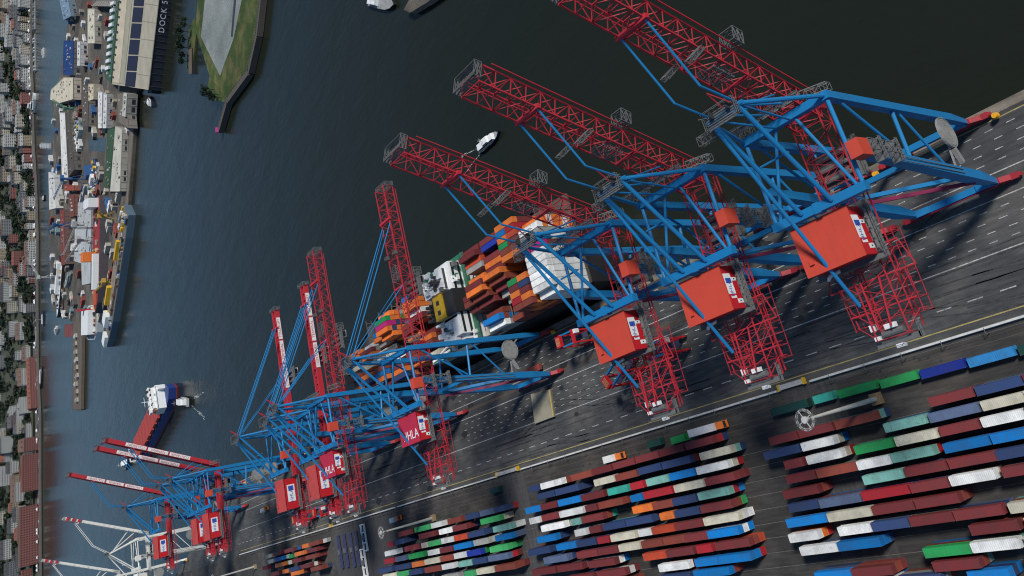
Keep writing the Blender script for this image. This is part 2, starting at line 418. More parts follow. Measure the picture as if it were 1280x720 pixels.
RIGHT = [
 [(0, 108, 195, 'm'), (110, 243, 170, 'm'), (247, 405, 135, 'r', 'tn'), (600, 773, 50, 'm'), (777, 960, 15, 'n'), (965, 1130, -25, 'm')],
 [(-20, 118, 250, 'n'), (122, 248, 222, 'w', 'cb'), (432, 593, 148, 't'), (600, 793, 110, 's'), (798, 965, 70, 'c'), (970, 1130, 30, 'w')],
 [(52, 140, 298, 'm'), (142, 275, 272, 'w', 'cR'), (322, 470, 235, 'g'), (474, 636, 203, 'c'), (640, 793, 165, 'm'), (797, 965, 130, 'w'), (970, 1130, 88, 'm')],
 [(65, 178, 348, 'm'), (180, 333, 322, 'r'), (337, 455, 295, 'w'), (459, 623, 262, 't', 'Rm'), (657, 833, 228, 'b'), (838, 1000, 195, 'b'), (1004, 1150, 160, 'c')],
 [(55, 188, 405, 'm', 'rm'), (355, 506, 350, 't'), (510, 670, 318, 'm'), (674, 857, 285, 'm'), (861, 1010, 255, 'n'), (1014, 1150, 225, 'w')],
 [(75, 188, 455, 'n'), (191, 346, 438, 's'), (350, 528, 408, 'R'), (532, 676, 382, 'm'), (680, 852, 352, 'w', 'cr'), (880, 1040, 322, 'm'), (1044, 1160, 295, 'm')],
 [(68, 218, 512, 'b'), (222, 386, 490, 'c'), (390, 546, 465, 'm'), (550, 715, 440, 'm', 'rm')],
 [(82, 182, 572, 'w', 'oR'), (262, 384, 545, 'w'), (388, 526, 528, 'n'), (530, 693, 507, 'm'), (697, 880, 483, 'm'), (885, 1030, 462, 'c'), (1034, 1150, 445, 'b')],
 [(120, 258, 620, 'w'), (261, 420, 602, 'b', 'bn'), (758, 940, 540, 'm', 'rm'), (970, 1130, 512, 'w')],
 [(585, 758, 627, 'g'), (762, 943, 606, 'w'), (947, 1090, 586, 'c')],
 [(175, 308, 712, 'b'), (312, 460, 697, 'm', 'rm'), (622, 795, 685, 'm', 'r'), (960, 1100, 660, 'l')],
 [(330, 480, 745, 'w'), (484, 650, 735, 'n'), (760, 900, 722, 'b')]]
MIDDLE = [
 [(60, 104, 393, 'n'), (106, 188, 378, 'w', 'rn'), (221, 299, 345, 'r'), (301, 374, 322, 'm'), (376, 459, 298, 'm'), (461, 549, 273, 'm'), (551, 644, 247, 'm'), (646, 755, 220, 'm', 'Rn')],
 [(92, 158, 413, 'n'), (161, 250, 396, 'n', 'nn'), (306, 384, 363, 'c'), (386, 469, 345, 'r'), (471, 559, 318, 'n'), (561, 668, 295, 'n', 'mm'), (704, 825, 265, 'c')],
 [(53, 104, 470, 'b'), (106, 169, 455, 'm'), (171, 257, 438, 'b'), (259, 345, 420, 'm', 'mn'), (357, 434, 400, 'T'), (436, 499, 382, 'R'), (502, 587, 362, 't'), (589, 686, 340, 'b'), (690, 812, 315, 'w', 'cR')],
 [(58, 108, 513, 'w'), (110, 174, 497, 'm'), (176, 267, 482, 'w'), (269, 321, 465, 'm'), (323, 415, 448, 'r', 'rn'), (443, 489, 428, 'b'), (491, 600, 408, 'R'), (606, 718, 383, 'c'), (722, 835, 357, 'm', 'mm')],
 [(108, 197, 535, 'w', 'cR'), (220, 257, 516, 't'), (259, 340, 500, 'm', 'rT'), (454, 524, 468, 'o'), (526, 599, 455, 'r'), (601, 692, 438, 'n'), (696, 815, 412, 't', 'Rb')],
 [(93, 165, 580, 'b', 'nn'), (229, 282, 558, 'w'), (284, 337, 546, 'm'), (339, 424, 530, 'n'), (426, 525, 512, 'n', 'nn'), (553, 606, 495, 'o'), (608, 704, 482, 'n'), (706, 825, 462, 'm', 'rg')],
 [(60, 142, 628, 'n', 'nR'), (165, 239, 608, 'b'), (241, 314, 595, 'n'), (316, 367, 586, 'R'), (369, 462, 573, 'c', 'y'), (472, 521, 557, 'w'), (523, 609, 545, 'O'), (611, 714, 528, 'm'), (717, 850, 507, 'c', 'ww')],
 [(108, 220, 658, 's', 'nn'), (242, 320, 638, 'm'), (322, 397, 625, 'm'), (399, 480, 610, 'c'), (484, 566, 598, 'r'), (568, 648, 585, 'r'), (651, 728, 575, 'm'), (731, 850, 560, 'b', 'wb')],
 [(76, 163, 702, 'm'), (166, 268, 687, 'm'), (286, 385, 672, 'm', 'wb'), (491, 577, 646, 'O'), (579, 680, 632, 'm'), (682, 759, 619, 'R'), (762, 890, 602, 'm', 'rO')],
 [(205, 308, 728, 'm'), (311, 432, 708, 'm'), (550, 662, 687, 'w'), (690, 769, 667, 'b'), (771, 895, 655, 'b', 'bR')],
 [(340, 440, 745, 'w'), (560, 670, 728, 'n'), (676, 820, 708, 'b')]]
LEFT = [
 [(97, 224, 397, 'm'), (227, 342, 363, 'G'), (350, 440, 336, 'w', 'c'), (476, 579, 304, 'r'), (608, 713, 272, 'n'), (716, 823, 242, 's'), (827, 905, 218, 'n', 'nR')],
 [(25, 69, 487, 'R'), (71, 150, 466, 'n', 'nn'), (231, 409, 412, 'm'), (411, 511, 382, 'w'), (513, 620, 358, 'm', 'mn'), (720, 866, 297, 'G', 'cc')],
 [(5, 108, 546, 'w', 'n'), (146, 274, 508, 'm'), (277, 329, 490, 'c'), (331, 424, 475, 'G'), (426, 521, 452, 'w'), (524, 623, 430, 'O'), (626, 752, 405, 'n', 'nb'), (815, 957, 358, 't')],
 [(0, 78, 606, 'R'), (82, 159, 591, 's'), (162, 322, 567, 'g'), (326, 413, 545, 'w'), (416, 511, 527, 'm'), (514, 667, 495, 'b'), (670, 783, 463, 'y', 'c'), (831, 958, 425, 'b')],
 [(-60, 78, 678, 'n'), (82, 195, 655, 'n'), (207, 299, 634, 'o'), (302, 419, 608, 'c'), (421, 519, 586, 'r'), (521, 617, 562, 'w'), (620, 725, 545, 'B', 'g'), (792, 930, 513, 'G', 'Gg')],
 [(-10, 93, 716, 'c'), (96, 184, 700, 'G'), (187, 283, 690, 'n'), (303, 429, 672, 'r'), (431, 523, 650, 'w'), (556, 659, 630, 't'), (662, 769, 610, 'n'), (772, 940, 580, 's', 'Rm')],
 [(430, 570, 735, 'y'), (602, 688, 703, 'G'), (692, 823, 680, 'c'), (827, 985, 648, 'r', 'rm')]]
FAR = [
 [(490, 524, 511, 'c'), (527, 599, 490, 'm'), (602, 689, 470, 'm'), (732, 774, 440, 'o'), (777, 850, 424, 'r')],
 [(502, 540, 543, 'c'), (543, 609, 526, 'b'), (642, 674, 512, 'g'), (677, 751, 490, 'o'), (754, 840, 468, 'm')],
 [(466, 499, 562, 'R'), (530, 638, 575, 'o'), (645, 662, 555, 'c'), (666, 729, 545, 'm'), (732, 850, 513, 'r')],
 [(505, 596, 626, 'm'), (602, 639, 611, 'o'), (642, 709, 594, 'n'), (712, 800, 572, 'm')],
 [(420, 520, 650, 'r'), (642, 739, 630, 'o'), (790, 858, 600, 'r')]]
block(RIGHT, 960, 480, 3, 'right-hand', 3)
block(MIDDLE, 640, 480, 3, 'middle', 3)
block(LEFT, 480, 600, 6, 'left-hand', 3)
block(FAR, 240, 600, 5.333, 'far', 3, individuals=False)
# single containers lying along the barrier (right) 
for (x0, y0, x1, y1, c, l) in ((1012, 502, 1044, 493, 'T', 'turquoise open-top container beside the foot of the tall mast'), (1046, 492, 1095, 482, 'g', 'dotted green container on the barrier track next to turquoise one'),
        (1099, 480, 1146, 469, 'g', 'dotted green container coupled to the royal blue one'), (1149, 468, 1205, 455, 'B', 'royal blue container on the track by the barrier'), (1209, 454, 1267, 439, 'l', 'light blue ribbed container at the photo edge by barrier'),
        (1270, 438, 1310, 430, 'd', 'dark green container at the right photo edge beside light blue one'), (963, 515, 1009, 505, 'd', 'dark green container in the shade beside the mast head ring')):
    a = at(x0, y0, 2.9); e = at(x1, y1, 2.9)
    container((a.x+e.x)/2, (a.y+e.y)/2, .02, abs(a.y-e.y), A_[c], l, 'containers on the barrier track')

# ------------------------------------------------------------------ quay cranes
OX = 48.5
def text_mesh(s, size, m, parent, mtx, name='lettering', ext=.02, align='CENTER'):
    cu = bpy.data.curves.new(name, 'FONT'); cu.body = s; cu.size = size; cu.align_x = align; cu.align_y = 'CENTER'; cu.extrude = ext
    t = bpy.data.objects.new(name, cu); COL.objects.link(t)
    dg = bpy.context.evaluated_depsgraph_get(); me = bpy.data.meshes.new_from_object(t.evaluated_get(dg)); bpy.data.objects.remove(t); bpy.data.curves.remove(cu)
    me.materials.clear(); me.materials.append(m); o = bpy.data.objects.new(name, me); COL.objects.link(o)
    o.parent = parent; o.matrix_local = mtx
    return o
def frame(xa, ya, pos):
    xa = V(xa).normalized(); ya = V(ya).normalized(); za = xa.cross(ya)
    m = Matrix((xa, ya, za)).transposed().to_4x4(); m.translation = V(pos); return m

def crane(kind, raised, label, cat='crane', group='blue container cranes on the quay'):
    A = kind == 'A'; W = kind == 'W'
    zs = 1.0 if A else .88
    steel = WCRANE if W else BLUE; red = WCRANE if W else RED
    root = empty('container_crane', (OX, 0, 0), 0, label, cat, group)
    def P(x, y, z): return V((x-OX, y, z*zs))
    zT = 70.5; hy = 11.0
    def part(name, fn, m, par=root):
        b = MB(); b.k = .8 if W else 1; fn(b); return b.build(name, m, par)
    # legs
    for s in (-1, 1):
        part('waterside_leg', lambda b: (b.bar(P(56.6, s*hy, 4.5), P(56.8, s*hy, 14), 1.2, 1.2, 2.3, 2.0), b.bar(P(56.8, s*hy, 14), P(57.5, s*hy, zT+.6), 2.3, 2.0, 1.9, 1.7)), steel)
        part('landside_leg', lambda b: (b.bar(P(39.5, s*hy, 4.5), P(40.3, s*hy, 14), 1.5, 1.4, 3.0, 2.5), b.bar(P(40.3, s*hy, 14), P(44.9, s*hy, zT-1.2), 3.0, 2.5, 2.3, 1.9)), steel)
        def fr(b):
            b.pipe(P(57.3, s*hy, 67), P(44.5, s*hy, 46), .75); b.pipe(P(57.0, s*hy, 43.4), P(43.6, s*hy, 45), .95)
            b.pipe(P(56.9, s*hy, 41.5), P(41.4, s*hy, 27), .7)
        part('side_brace', fr, steel)
        part('top_strut', lambda b: (b.pipe(P(57.5, s*hy, zT), P(36.8, s*hy, zT), .95, 1.0), b.pipe(P(57.5, s*2.4, zT), P(36.9, s*(hy-1), zT), .75)), steel)
    def sill(x):
        def f(b):
            b.bar(P(x, -hy, 4.6), P(x, hy, 4.6), 1.7, 1.8)
            for s in (-1, 1): b.bar(P(x, s*hy, 5), P(x, s*(hy-4.5), 5), 1.9, 2.6, 1.7, 1.7)
        return f
    part('sill_beam', sill(56.6), steel); part('sill_beam', sill(39.5), steel)
    part('cross_beam', lambda b: b.box(56.6-OX, 58.4-OX, -hy-.9, hy+.9, (zT-1.0)*zs, (zT+.9)*zs), steel)
    part('cross_beam', lambda b: (b.box(35.8-OX, 37.7-OX, -hy-.7, hy+.7, (zT-.9)*zs, (zT+1.0)*zs), b.box(35.6-OX, 37.9-OX, -.7, .7, (zT-1.1)*zs, (zT+1.2)*zs)), steel)
    def lsb(b):
        b.bar(P(43.2, -hy, 46), P(43.2, hy, 46), 1.2); b.bar(P(41, -hy, 16), P(42.6, hy, 44), 1.0)
    part('portal_brace', lsb, steel)
    part('cable_tray', lambda b: (b.bar(P(39.3, -hy+.5, 15.5), P(41.0, hy-.5, 44.5), .9, .8), b.bar(P(38.6, -hy, 4.9), P(38.6, hy, 4.9), .7, .5)), MAG if not W else GALV)
    # apex frame
    za = 91.0; ax = 57.5
    if W: ax = 52.0
    def apex(b):
        for s in (-1, 1):
            b.pipe(P(ax, s*4.2, za), P(57.5, s*hy, zT+.8), 1.0); b.pipe(P(ax-.4, s*3.6, za), P(36.9, s*3.8, zT+1.0), 1.05)
            b.pipe(P(ax, s*3.4, za-1), P(56.6, s*2.0, zT+1), .5)
        b.pipe(P(ax, -4.8, za), P(ax, 4.8, za), 1.2); b.pipe(P(ax-10, -3.7, za-11), P(ax-10, 3.7, za-11), .5)
    ap = part('apex_frame', apex, steel)
    def apf(b):
        zz = za*zs
        [b.box(ax-2.2+k*.52-OX, ax-2.2+k*.52+.26-OX, -4.2, 4.2, zz+.9, zz+1.0) for k in range(7)]
        for p, q in (((ax-2.2, -4.2), (ax+1.6, -4.2)), ((ax+1.6, -4.2), (ax+1.6, 4.2)), ((ax+1.6, 4.2), (ax-2.2, 4.2)), ((ax-2.2, 4.2), (ax-2.2, -4.2))):
            b.rail(V((p[0]-OX, p[1], zz+1.1)), V((q[0]-OX, q[1], zz+1.1)), 6, 1.2, .1)
        for s in (-1, 1): b.bar((ax+1.5-OX, s*3, zz-3.5), (ax+1.5-OX, s*6, zz+.9), .15)
        b.truss((ax-1.5-OX, 4, zz-2.6), (ax-1.5-OX, 10, zz-2.6), (1.0, 0, 0), (0, 0, .7), 5, .14, .1)
    part('apex_platform', apf, GALV)
    for y in (-2.2, 2.2): part('sheave_block', lambda b: b.tube((ax+.4-OX, y-.18, za*zs+1.6), (ax+.4-OX, y+.18, za*zs+1.6), .8, 10), DGREY)
    part('signal_mast', lambda b: (b.bar(P(ax+1, 0, za), V((ax+4.2-OX, 0, za*zs+3.6)), .25), b.bar(P(ax+1, -2.5, za), V((ax+4.2-OX, 0, za*zs+3.6)), .2)), red)
    part('back_stay', lambda b: b.pipe(P(ax-.5, 3.9, za), P(16.2, 3.9, 63.2), .85, .9), steel)
    # catwalk along the waterside beam
    def cw(b):
        z = (zT+2.6)*zs
        for x in (59.3, 60.6): b.bar((x-OX, -7, z), (x-OX, 13.5, z), .25); b.rail(V((x-OX, -7, z)), V((x-OX, 13.5, z)), 12, 1.2, .09)
        for i in range(42): b.box(59.3-OX, 60.6-OX, -7+i*.49, -7+i*.49+.3, z-.05, z+.04)
        b.truss((60-OX, 9, z-4), (60-OX, 13.5, z-4), (.8, 0, 0), (0, 0, 1), 3, .14, .1)
        b.truss((62-OX, -4, z-7), (62-OX, -9, z-10), (.9, 0, 0), (0, 0, .9), 4, .14, .1)
    part('catwalk', cw, GALV)
    # girder
    def girder(b):
        b.k *= .74
        if A:
            b.truss(P(60, 0, 59.8), P(8.5, 0, 59.8), (0, 3.7, 0), (0, 0, 2.3), 14, .34, .15)
        else:
            for s in (-1, 1): b.bar(P(60, s*2.3, 60), P(9, s*2.3, 60), 1.5, 3.2)
            for i in range(13): b.bar(P(60-i*4.2, -2.6, 60.6), P(60-i*4.2, 2.6, 60.6), .6)
        for s in (-1, 1): b.bar(P(59, s*4.6, 57.4), P(9, s*4.6, 57.4), .35)
        for x, wd in ((26.5, 8.6), (20.5, 10.2), (14.5, 7.6)):
            b.bar(P(x, -wd, 61.6), P(x, wd, 61.6), .42)
            b.bar(P(x, -wd, 61.6), P(x, -3.7, 57), .25); b.bar(P(x, wd, 61.6), P(x, 3.7, 57), .25)
        for s in (-1, 1):
            b.bar(P(26.5, s*8.6, 61.6), P(20.5, s*10.2, 61.6), .28); b.bar(P(20.5, s*7.6, 61.6), P(12, s*7.4, 60.5), .28)
            for i in range(5):
                x = 25-i*3.2; b.bar(P(x, s*7.2, 61.4), P(x-3.2, s*3.8, 62), .2); b.bar(P(x, s*7.3, 61.4), P(x, s*7.3, 58.5), .16); b.bar(P(x, s*7.3, 58.5), P(x, s*3.8, 57.6), .16)
        for s in (-1, 1):
            for z in (61.5, 57.6): b.bar(P(29, s*8.2, z), P(11.5, s*7.8, z), .16)
            for i in range(7): b.bar(P(28.5-i*2.8, s*8.1, 57.6), P(28.5-i*2.8, s*8.1, 61.5), .13); b.bar(P(28.5-i*2.8, s*8.1, 57.6), P(28.5-i*2.8, s*3.7, 57.6), .13)
        for i in range(6): b.bar(P(27-i*2.8, -3.7, 62.2), P(24.2-i*2.8, 3.7, 62.2), .22)
        b.bar(P(20.5, -2.2, 62.5), P(10.5, -1.4, 64), .4); b.bar(P(20.5, 2.2, 62.5), P(10.5, 1.4, 64), .4)
    part('girder', girder, red)
    def backp(b):
        z = 60.6*zs
        b.box(7-OX, 8.2-OX, -5, 5, z, z+.2); b.box(7-OX, 11-OX, -5.6, -4.6, z, z+.2); b.rail(V((7-OX, -5.6, z+.2)), V((11-OX, -5.6, z+.2)), 3, 1.2, .1); b.rail(V((7-OX, -5, z+.2)), V((7-OX, 5, z+.2)), 5, 1.2, .1)
        b.tube((9.4-OX, -2.6, z+1.2), (9.4-OX, 2.2, z+1.2), .7, 10)
    part('rear_platform', backp, GALV)
    z_ = 60.8*zs
    for bb in ((10.2, 11.2, -1.6, .8, 1, 2.1), (8.6, 9.4, 2.9, 4.2, 0, 1.4), (10.6, 12, 3.2, 4.6, .2, 1), (6.2, 7, -1, 1, -.8, 0)):
        part('winch_cover', lambda b: b.box(bb[0]-OX, bb[1]-OX, bb[2], bb[3], z_+bb[4], z_+bb[5]), WHITE)
    # machine house
    if A: hx0, hx1, y0, y1, z0, z1 = 24.6, 35.0, -5.0, 8.8, 64.4, 69.4
    else: hx0, hx1, y0, y1, z0, z1 = 18.5, 33.0, -5.0, 7.0, 62.4*.88, 70.5*.88
    mh = empty('machine_house', (0, 0, 0)); mh.parent = root
    part('house_wall', lambda b: b.box(hx0-OX, hx1-OX, y0, y1, z0, z1), (WCRANE if W else HRED), mh)
    rm = WCRANE if W else (ROOF if A and raised else (CRIM if A else mat('weathered red roof', (.44, .055, .05), .6, .2, .2)))
    if A:
        def rf(b):
            b.hexa([(hx0-.25-OX, y0-.25, z1), (hx1+.25-OX, y0-.25, z1), (hx1+.25-OX, y1+.25, z1), (hx0-.25-OX, y1+.25, z1)],
                   [(hx0-.25-OX, y0-.25, z1+.25), (hx1+.25-OX, y0-.25, z1+.25), (hx1+.25-OX, y1+.25, z1+.25), (hx0-.25-OX, y1+.25, z1+.25)])
            for k in range(1, 7):
                y = y0+(y1-y0)*k/7; b.box(hx0-.2-OX, hx1+.2-OX, y-.04, y+.04, z1+.25, z1+.30)
            b.box(hx0+2-OX, hx0+3.1-OX, y1-2.6, y1-1.6, z1+.25, z1+.75)
    else:
        def rf(b):
            ym = (y0+y1)/2
            for s, ya in ((1, y0-.3), (-1, y1+.3)):
                b.hexa([(hx0-.3-OX, ya, z1+.02), (hx1+.3-OX, ya, z1+.02), (hx1+.3-OX, ym, z1+1.5), (hx0-.3-OX, ym, z1+1.5)] if s > 0 else [(hx0-.3-OX, ym, z1+1.5), (hx1+.3-OX, ym, z1+1.5), (hx1+.3-OX, ya, z1+.02), (hx0-.3-OX, ya, z1+.02)],
                       [(hx0-.3-OX, ya, z1+.2), (hx1+.3-OX, ya, z1+.2), (hx1+.3-OX, ym, z1+1.7), (hx0-.3-OX, ym, z1+1.7)] if s > 0 else [(hx0-.3-OX, ym, z1+1.7), (hx1+.3-OX, ym, z1+1.7), (hx1+.3-OX, ya, z1+.2), (hx0-.3-OX, ya, z1+.2)])
            b.box(hx0+2-OX, hx0+3.5-OX, ym-.6, ym+.6, z1+1.4, z1+2.4); b.box(hx1-4-OX, hx1-2.5-OX, ym-.6, ym+.6, z1+1.4, z1+2.4)
    part('house_roof', rf, rm, mh)
    if not W:
        if A:
            f = lambda t: hx1-(hx1-hx0)*t-OX
            part('sign_panel', lambda b: b.box(f(.66), f(.18), y0-.06, y0-.005, z1-3.1, z1-.5), WHITE, mh)
            part('sign_emblem', lambda b: b.box(f(.41), f(.29), y0-.09, y0-.062, z1-2.8, z1-.8), LOGOB, mh)
            text_mesh('HHLA', 1.5, LOGOB, mh, frame((1, 0, 0), (0, 0, 1), (f(.535), y0-.07, z1-1.8)), 'sign_lettering')
            for a, c, zz in ((.36, .28, 4.9), (.88, .78, 4.9), (.76, .70, 3.0)):
                part('vent_panel', lambda b: b.box(f(a), f(c), y0-.07, y0-.005, z1-zz, z1-zz+1.9), WHITE, mh)
                if zz > 4: part('vent_opening', lambda b: b.box(f((a+c)/2+.015), f((a+c)/2-.015), y0-.09, y0-.072, z1-zz+.7, z1-zz+1.2), DGREY, mh)
            if not raised:
                text_mesh('HHLA', 4.6, WHITE, mh, frame((0, -1, 0), (1, 0, 0), (hx0+2.9-OX, 1, z1+.32)), 'roof_lettering')
        else:
            part('sign_panel', lambda b: b.box(hx0+3.5-OX, hx0+11.5-OX, y0-.08, y0-.005, z1-5.2, z1-1.4), WHITE, mh)
            part('sign_emblem', lambda b: b.box(hx0+8.6-OX, hx0+10.9-OX, y0-.11, y0-.083, z1-4.6, z1-2.0), LOGOB, mh)
            text_mesh('HHLA', 2.3, LOGOB, mh, frame((1, 0, 0), (0, 0, 1), (hx0+6.2-OX, y0-.09, z1-3.3)), 'sign_lettering')
    def hp(b):
        b.box(hx0-1.2-OX, hx1+1-OX, y0-2.2, y1+1.2, z0-.35, z0-.05)
        b.rail(V((hx0-1.2-OX, y0-2.2, z0-.05)), V((hx1+1-OX, y0-2.2, z0-.05)), 10, 1.2, .1); b.rail(V((hx0-1.2-OX, y0-2.2, z0-.05)), V((hx0-1.2-OX, y1+1.2, z0-.05)), 10, 1.2, .1)
        for k in range(5): b.bar((hx0+k*2.2-OX, y0-1.2, z0), (hx0+k*2.2+1-OX, y0-1.2, z0+1.4), .35)
        b.tube((hx1-1-OX, y0-1.2, z0+.6), (hx0+1-OX, y0-1.0, z0+.6), .35, 6)
    part('house_platform', hp, GALV)
    part('air_duct', lambda b: (b.tube((hx0-.6-OX, y1-5.0, z0+1.2), (hx0-.9-OX, y1-2.6, z0+1.5), .4, 8), b.tube((hx0-.9-OX, y1-2.6, z0+1.5), (hx0-1.4-OX, y1-1.4, z0+.6), .4, 8)), WHITE)
    # lift house, stair tower and trolley
    part('lift_house', lambda b: (b.box(41.9-OX, 45.6-OX, -15.0, -12.2, 69.5*zs, 73.6*zs)), ROOF if not W else WCRANE)
    def stair(b):
        b.truss(P(44.2, -13.9, 57), P(44.6, -13.9, 69), (1.2, 0, 0), (0, 1.0, 0), 5, .16, .1)
        b.bar(P(41.6, -12.6, 24), P(43.9, -12.6, 57), .16); b.bar(P(40.6, -12.6, 24), P(42.9, -12.6, 57), .16)
        for z in (57, 64): b.box(41.5-OX, 46.4-OX, -15.2, -12.4, z*zs, z*zs+.12); b.rail(V((41.5-OX, -15.2, z*zs)), V((46.4-OX, -15.2, z*zs)), 5, 1.2, .1)
    part('stair_tower', stair, GALV)
    tx = 47.0 if raised else 84.0
    def trol(b):
        z = 56.9*zs
        b.box(tx-4-OX, tx+4-OX, -5.2, 5.2, z-1.2, z-.6)
        for s in (-1, 1): b.box(tx-4.4-OX, tx+4.4-OX, s*4.9-.5, s*4.9+.5, z-1.6, z-.1); b.rail(V((tx-4.4-OX, s*6.4, z-.6)), V((tx+4.4-OX, s*6.4, z-.6)), 5, 1.2, .1)
        for k in (-2.6, 0, 2.6): b.tube((tx+k-OX, -3.6, z+.2), (tx+k-OX, 3.6, z+.2), .55, 8)
        b.box(tx-5-OX, tx+5-OX, -6.6, -5.4, z-.8, z-.65)
    part('trolley', trol, GALV)
    cab = part('operator_cab', lambda b: b.box(tx+1-OX, tx+4.2-OX, -3.4, -.8, 52.4*zs, 55.2*zs), WHITE)
    part('cab_window', lambda b: (b.box(tx+4.2-OX, tx+4.26-OX, -3.2, -1, 52.7*zs, 54.6*zs), b.box(tx+1.3-OX, tx+4-OX, -3.46, -3.4, 53*zs, 54.4*zs)), GLASS, cab)
    if not raised:
        part('hoist_rope', lambda b: [b.bar((tx+i-OX, j, 40), (tx+i-OX, j, 56*zs), .12) for i in (-1, 1) for j in (-1.3, 1.3)], DGREY)
    # bogies
    for x in (56.6, 39.5):
        for s in (-1, 1):
            def bog(b):
                b.hexa([(x-.7-OX, s*hy-3.2, 2.2), (x+.7-OX, s*hy-3.2, 2.2), (x+.7-OX, s*hy+3.2, 2.2), (x-.7-OX, s*hy+3.2, 2.2)], [(x-.7-OX, s*hy-1, 4.2), (x+.7-OX, s*hy-1, 4.2), (x+.7-OX, s*hy+1, 4.2), (x-.7-OX, s*hy+1, 4.2)])
                for k in (-1, 1): b.box(x-.8-OX, x+.8-OX, s*hy+k*2.7-2.2, s*hy+k*2.7+2.2, .7, 2.1)
                b.box(x-.5-OX, x+.5-OX, s*(hy+5)-.6, s*(hy+5)+.6, .8, 1.9)
            bg_ = part('bogie', bog, mat('bogie red', (.36, .02, .03), .5, .25, .6) if not W else WCRANE)
            part('wheel', lambda b: [b.tube((x-.3-OX, s*hy+k, .46), (x+.3-OX, s*hy+k, .46), .45, 10) for k in (-4.3, -3.1, -2, -.9, .9, 2, 3.1, 4.3)], DGREY, bg_)
    part('warning_lamp', lambda b: b.tube(V((55.4-OX, -hy-6.4, 1.2)), V((55.4-OX, -hy-6.4, 2.6)), .95, 12, .7), AMBER)
    # cable reel
    def reel(b):
        c = V((51.4-OX, -12.6, 23.5)); n = 28
        for rr, ww in ((4.0, .22), (3.3, .16), (2.6, .16), (1.9, .16)):
            pts = [c+V((rr*math.cos(2*math.pi*i/n), 0, rr*math.sin(2*math.pi*i/n))) for i in range(n)]
            for i in range(n): b.bar(pts[i], pts[(i+1) % n], .6, ww)
        for i in range(14):
            t = 2*math.pi*i/14; b.bar(c, c+V((4*math.cos(t), 0, 4*math.sin(t))), .16)
        b.tube(c-V((0, .25, 0)), c+V((0, .1, 0)), 3.7, 28)
    part('cable_reel', reel, mat('reel grey', (.27, .27, .26), .55, .2, .8))
    def rb(b):
        b.bar((51.4-OX, -12.2, 23.5), (56.2-OX, -11.4, 17), .5); b.bar((47.2-OX, -12.4, 23.4), (43.6-OX, -12.2, 21.4), 1.0, 1.3); b.bar((51.4-OX, -12, 23.5), (41.5-OX, -11.2, 24), .4)
    part('reel_bracket', rb, mat('reel grey', (.27, .27, .26)))
    # boom
    hp0 = P(60.5, 0, 59.5); an = math.radians(70.8 if raised else 0.6); Lb = 62 if W else (68.0 if A or raised else 61)
    if not A and raised: an = math.radians(67)
    u = V((math.cos(an), 0, math.sin(an))); n_ = V((-math.sin(an), 0, math.cos(an)))
    def B(s, y, h): return hp0+u*s+n_*h+V((0, y, 0))
    yv = V((0, 3.6, 0))
    def boom(b):
        if A:
            b.truss(B(0, 0, 1.2), B(Lb, 0, 1.2), yv, n_*2.3, 17, .36, .165)
            for s_ in range(0, 65, 8): b.bar(B(s_, -3.6, -1.1), B(s_+4, 3.6, -1.1), .2)
            b.bar(B(53, -4.4, 3.6), B(53, 4.4, 3.6), 1.0); b.bar(B(24, -3.6, 3.5), B(24, 3.6, 3.5), .7)
            b.box(hp0.x-1, hp0.x+1, -4.2, 4.2, hp0.z-1.4, hp0.z+1)
            for s_ in (-1, 1):
                b.bar(B(2, s_*4.9, -1.4), B(Lb-2, s_*4.9, -1.4), .24)
        else:
            for s_ in (-1, 1):
                b.bar(B(0, s_*2.1, 0), B(Lb, s_*2.1, 0), 1.0, 2.4)
            for i in range(18): b.bar(B(i*Lb/17, -2.5, .5), B(i*Lb/17, 2.5, .5), .6, .5)
            b.bar(B(51, -3.4, 1.6), B(51, 3.4, 1.6), .9)
    bm = part('boom', boom, RED if not W else WCRANE)
    if A:
        def ramps(b):
            b.truss(B(Lb, 0, .8), B(Lb+1.8, 0, .8), (0, 4.2, 0), n_*2.0, 2, .15, .11, True)
            for k in range(7): b.bar(B(Lb+.2, -4+k*1.33, -1.2), B(Lb+1.8, -4+k*1.33, 2.8), .12)
            b.bar(B(Lb, -4.8, 2.8), B(Lb, 4.8, 2.8), .16)
        part('tip_platform', ramps, GALV, bm)
        part('service_cage', lambda b: b.truss(B(27.5, -4.5, -3.2), B(30.6, -4.5, -3.2), (0, 1.8, 0), n_*1.7, 2, .18, .13, True), GALV, bm)
        for s_ in (-1, 1): part('hinge_ladder', lambda b: b.truss(B(38, s_*3.6, 3.4), B(41.5, s_*3.5, 8.5) if raised else B(38, s_*3.6, 5), (0, .7, 0), u*.6, 5, .16, .1), GALV, bm)
        part('boom_catwalk', lambda b: b.truss(B(27, 0, 4.0), B(33, 0, 4.0), (0, 2.2, 0), n_*.5, 4, .13, .1), GALV, bm)
    else:
        yo = -2.1-.51
        def pan(b):
            for a, c in ((18, 30.5), (31.5, 43.5), (44.5, 56.5)):
                b.hexa([B(a, yo, -1), B(c, yo, -1), B(c, yo-.06, -1), B(a, yo-.06, -1)][::-1], [B(a, yo, 1), B(c, yo, 1), B(c, yo-.06, 1), B(a, yo-.06, 1)][::-1])
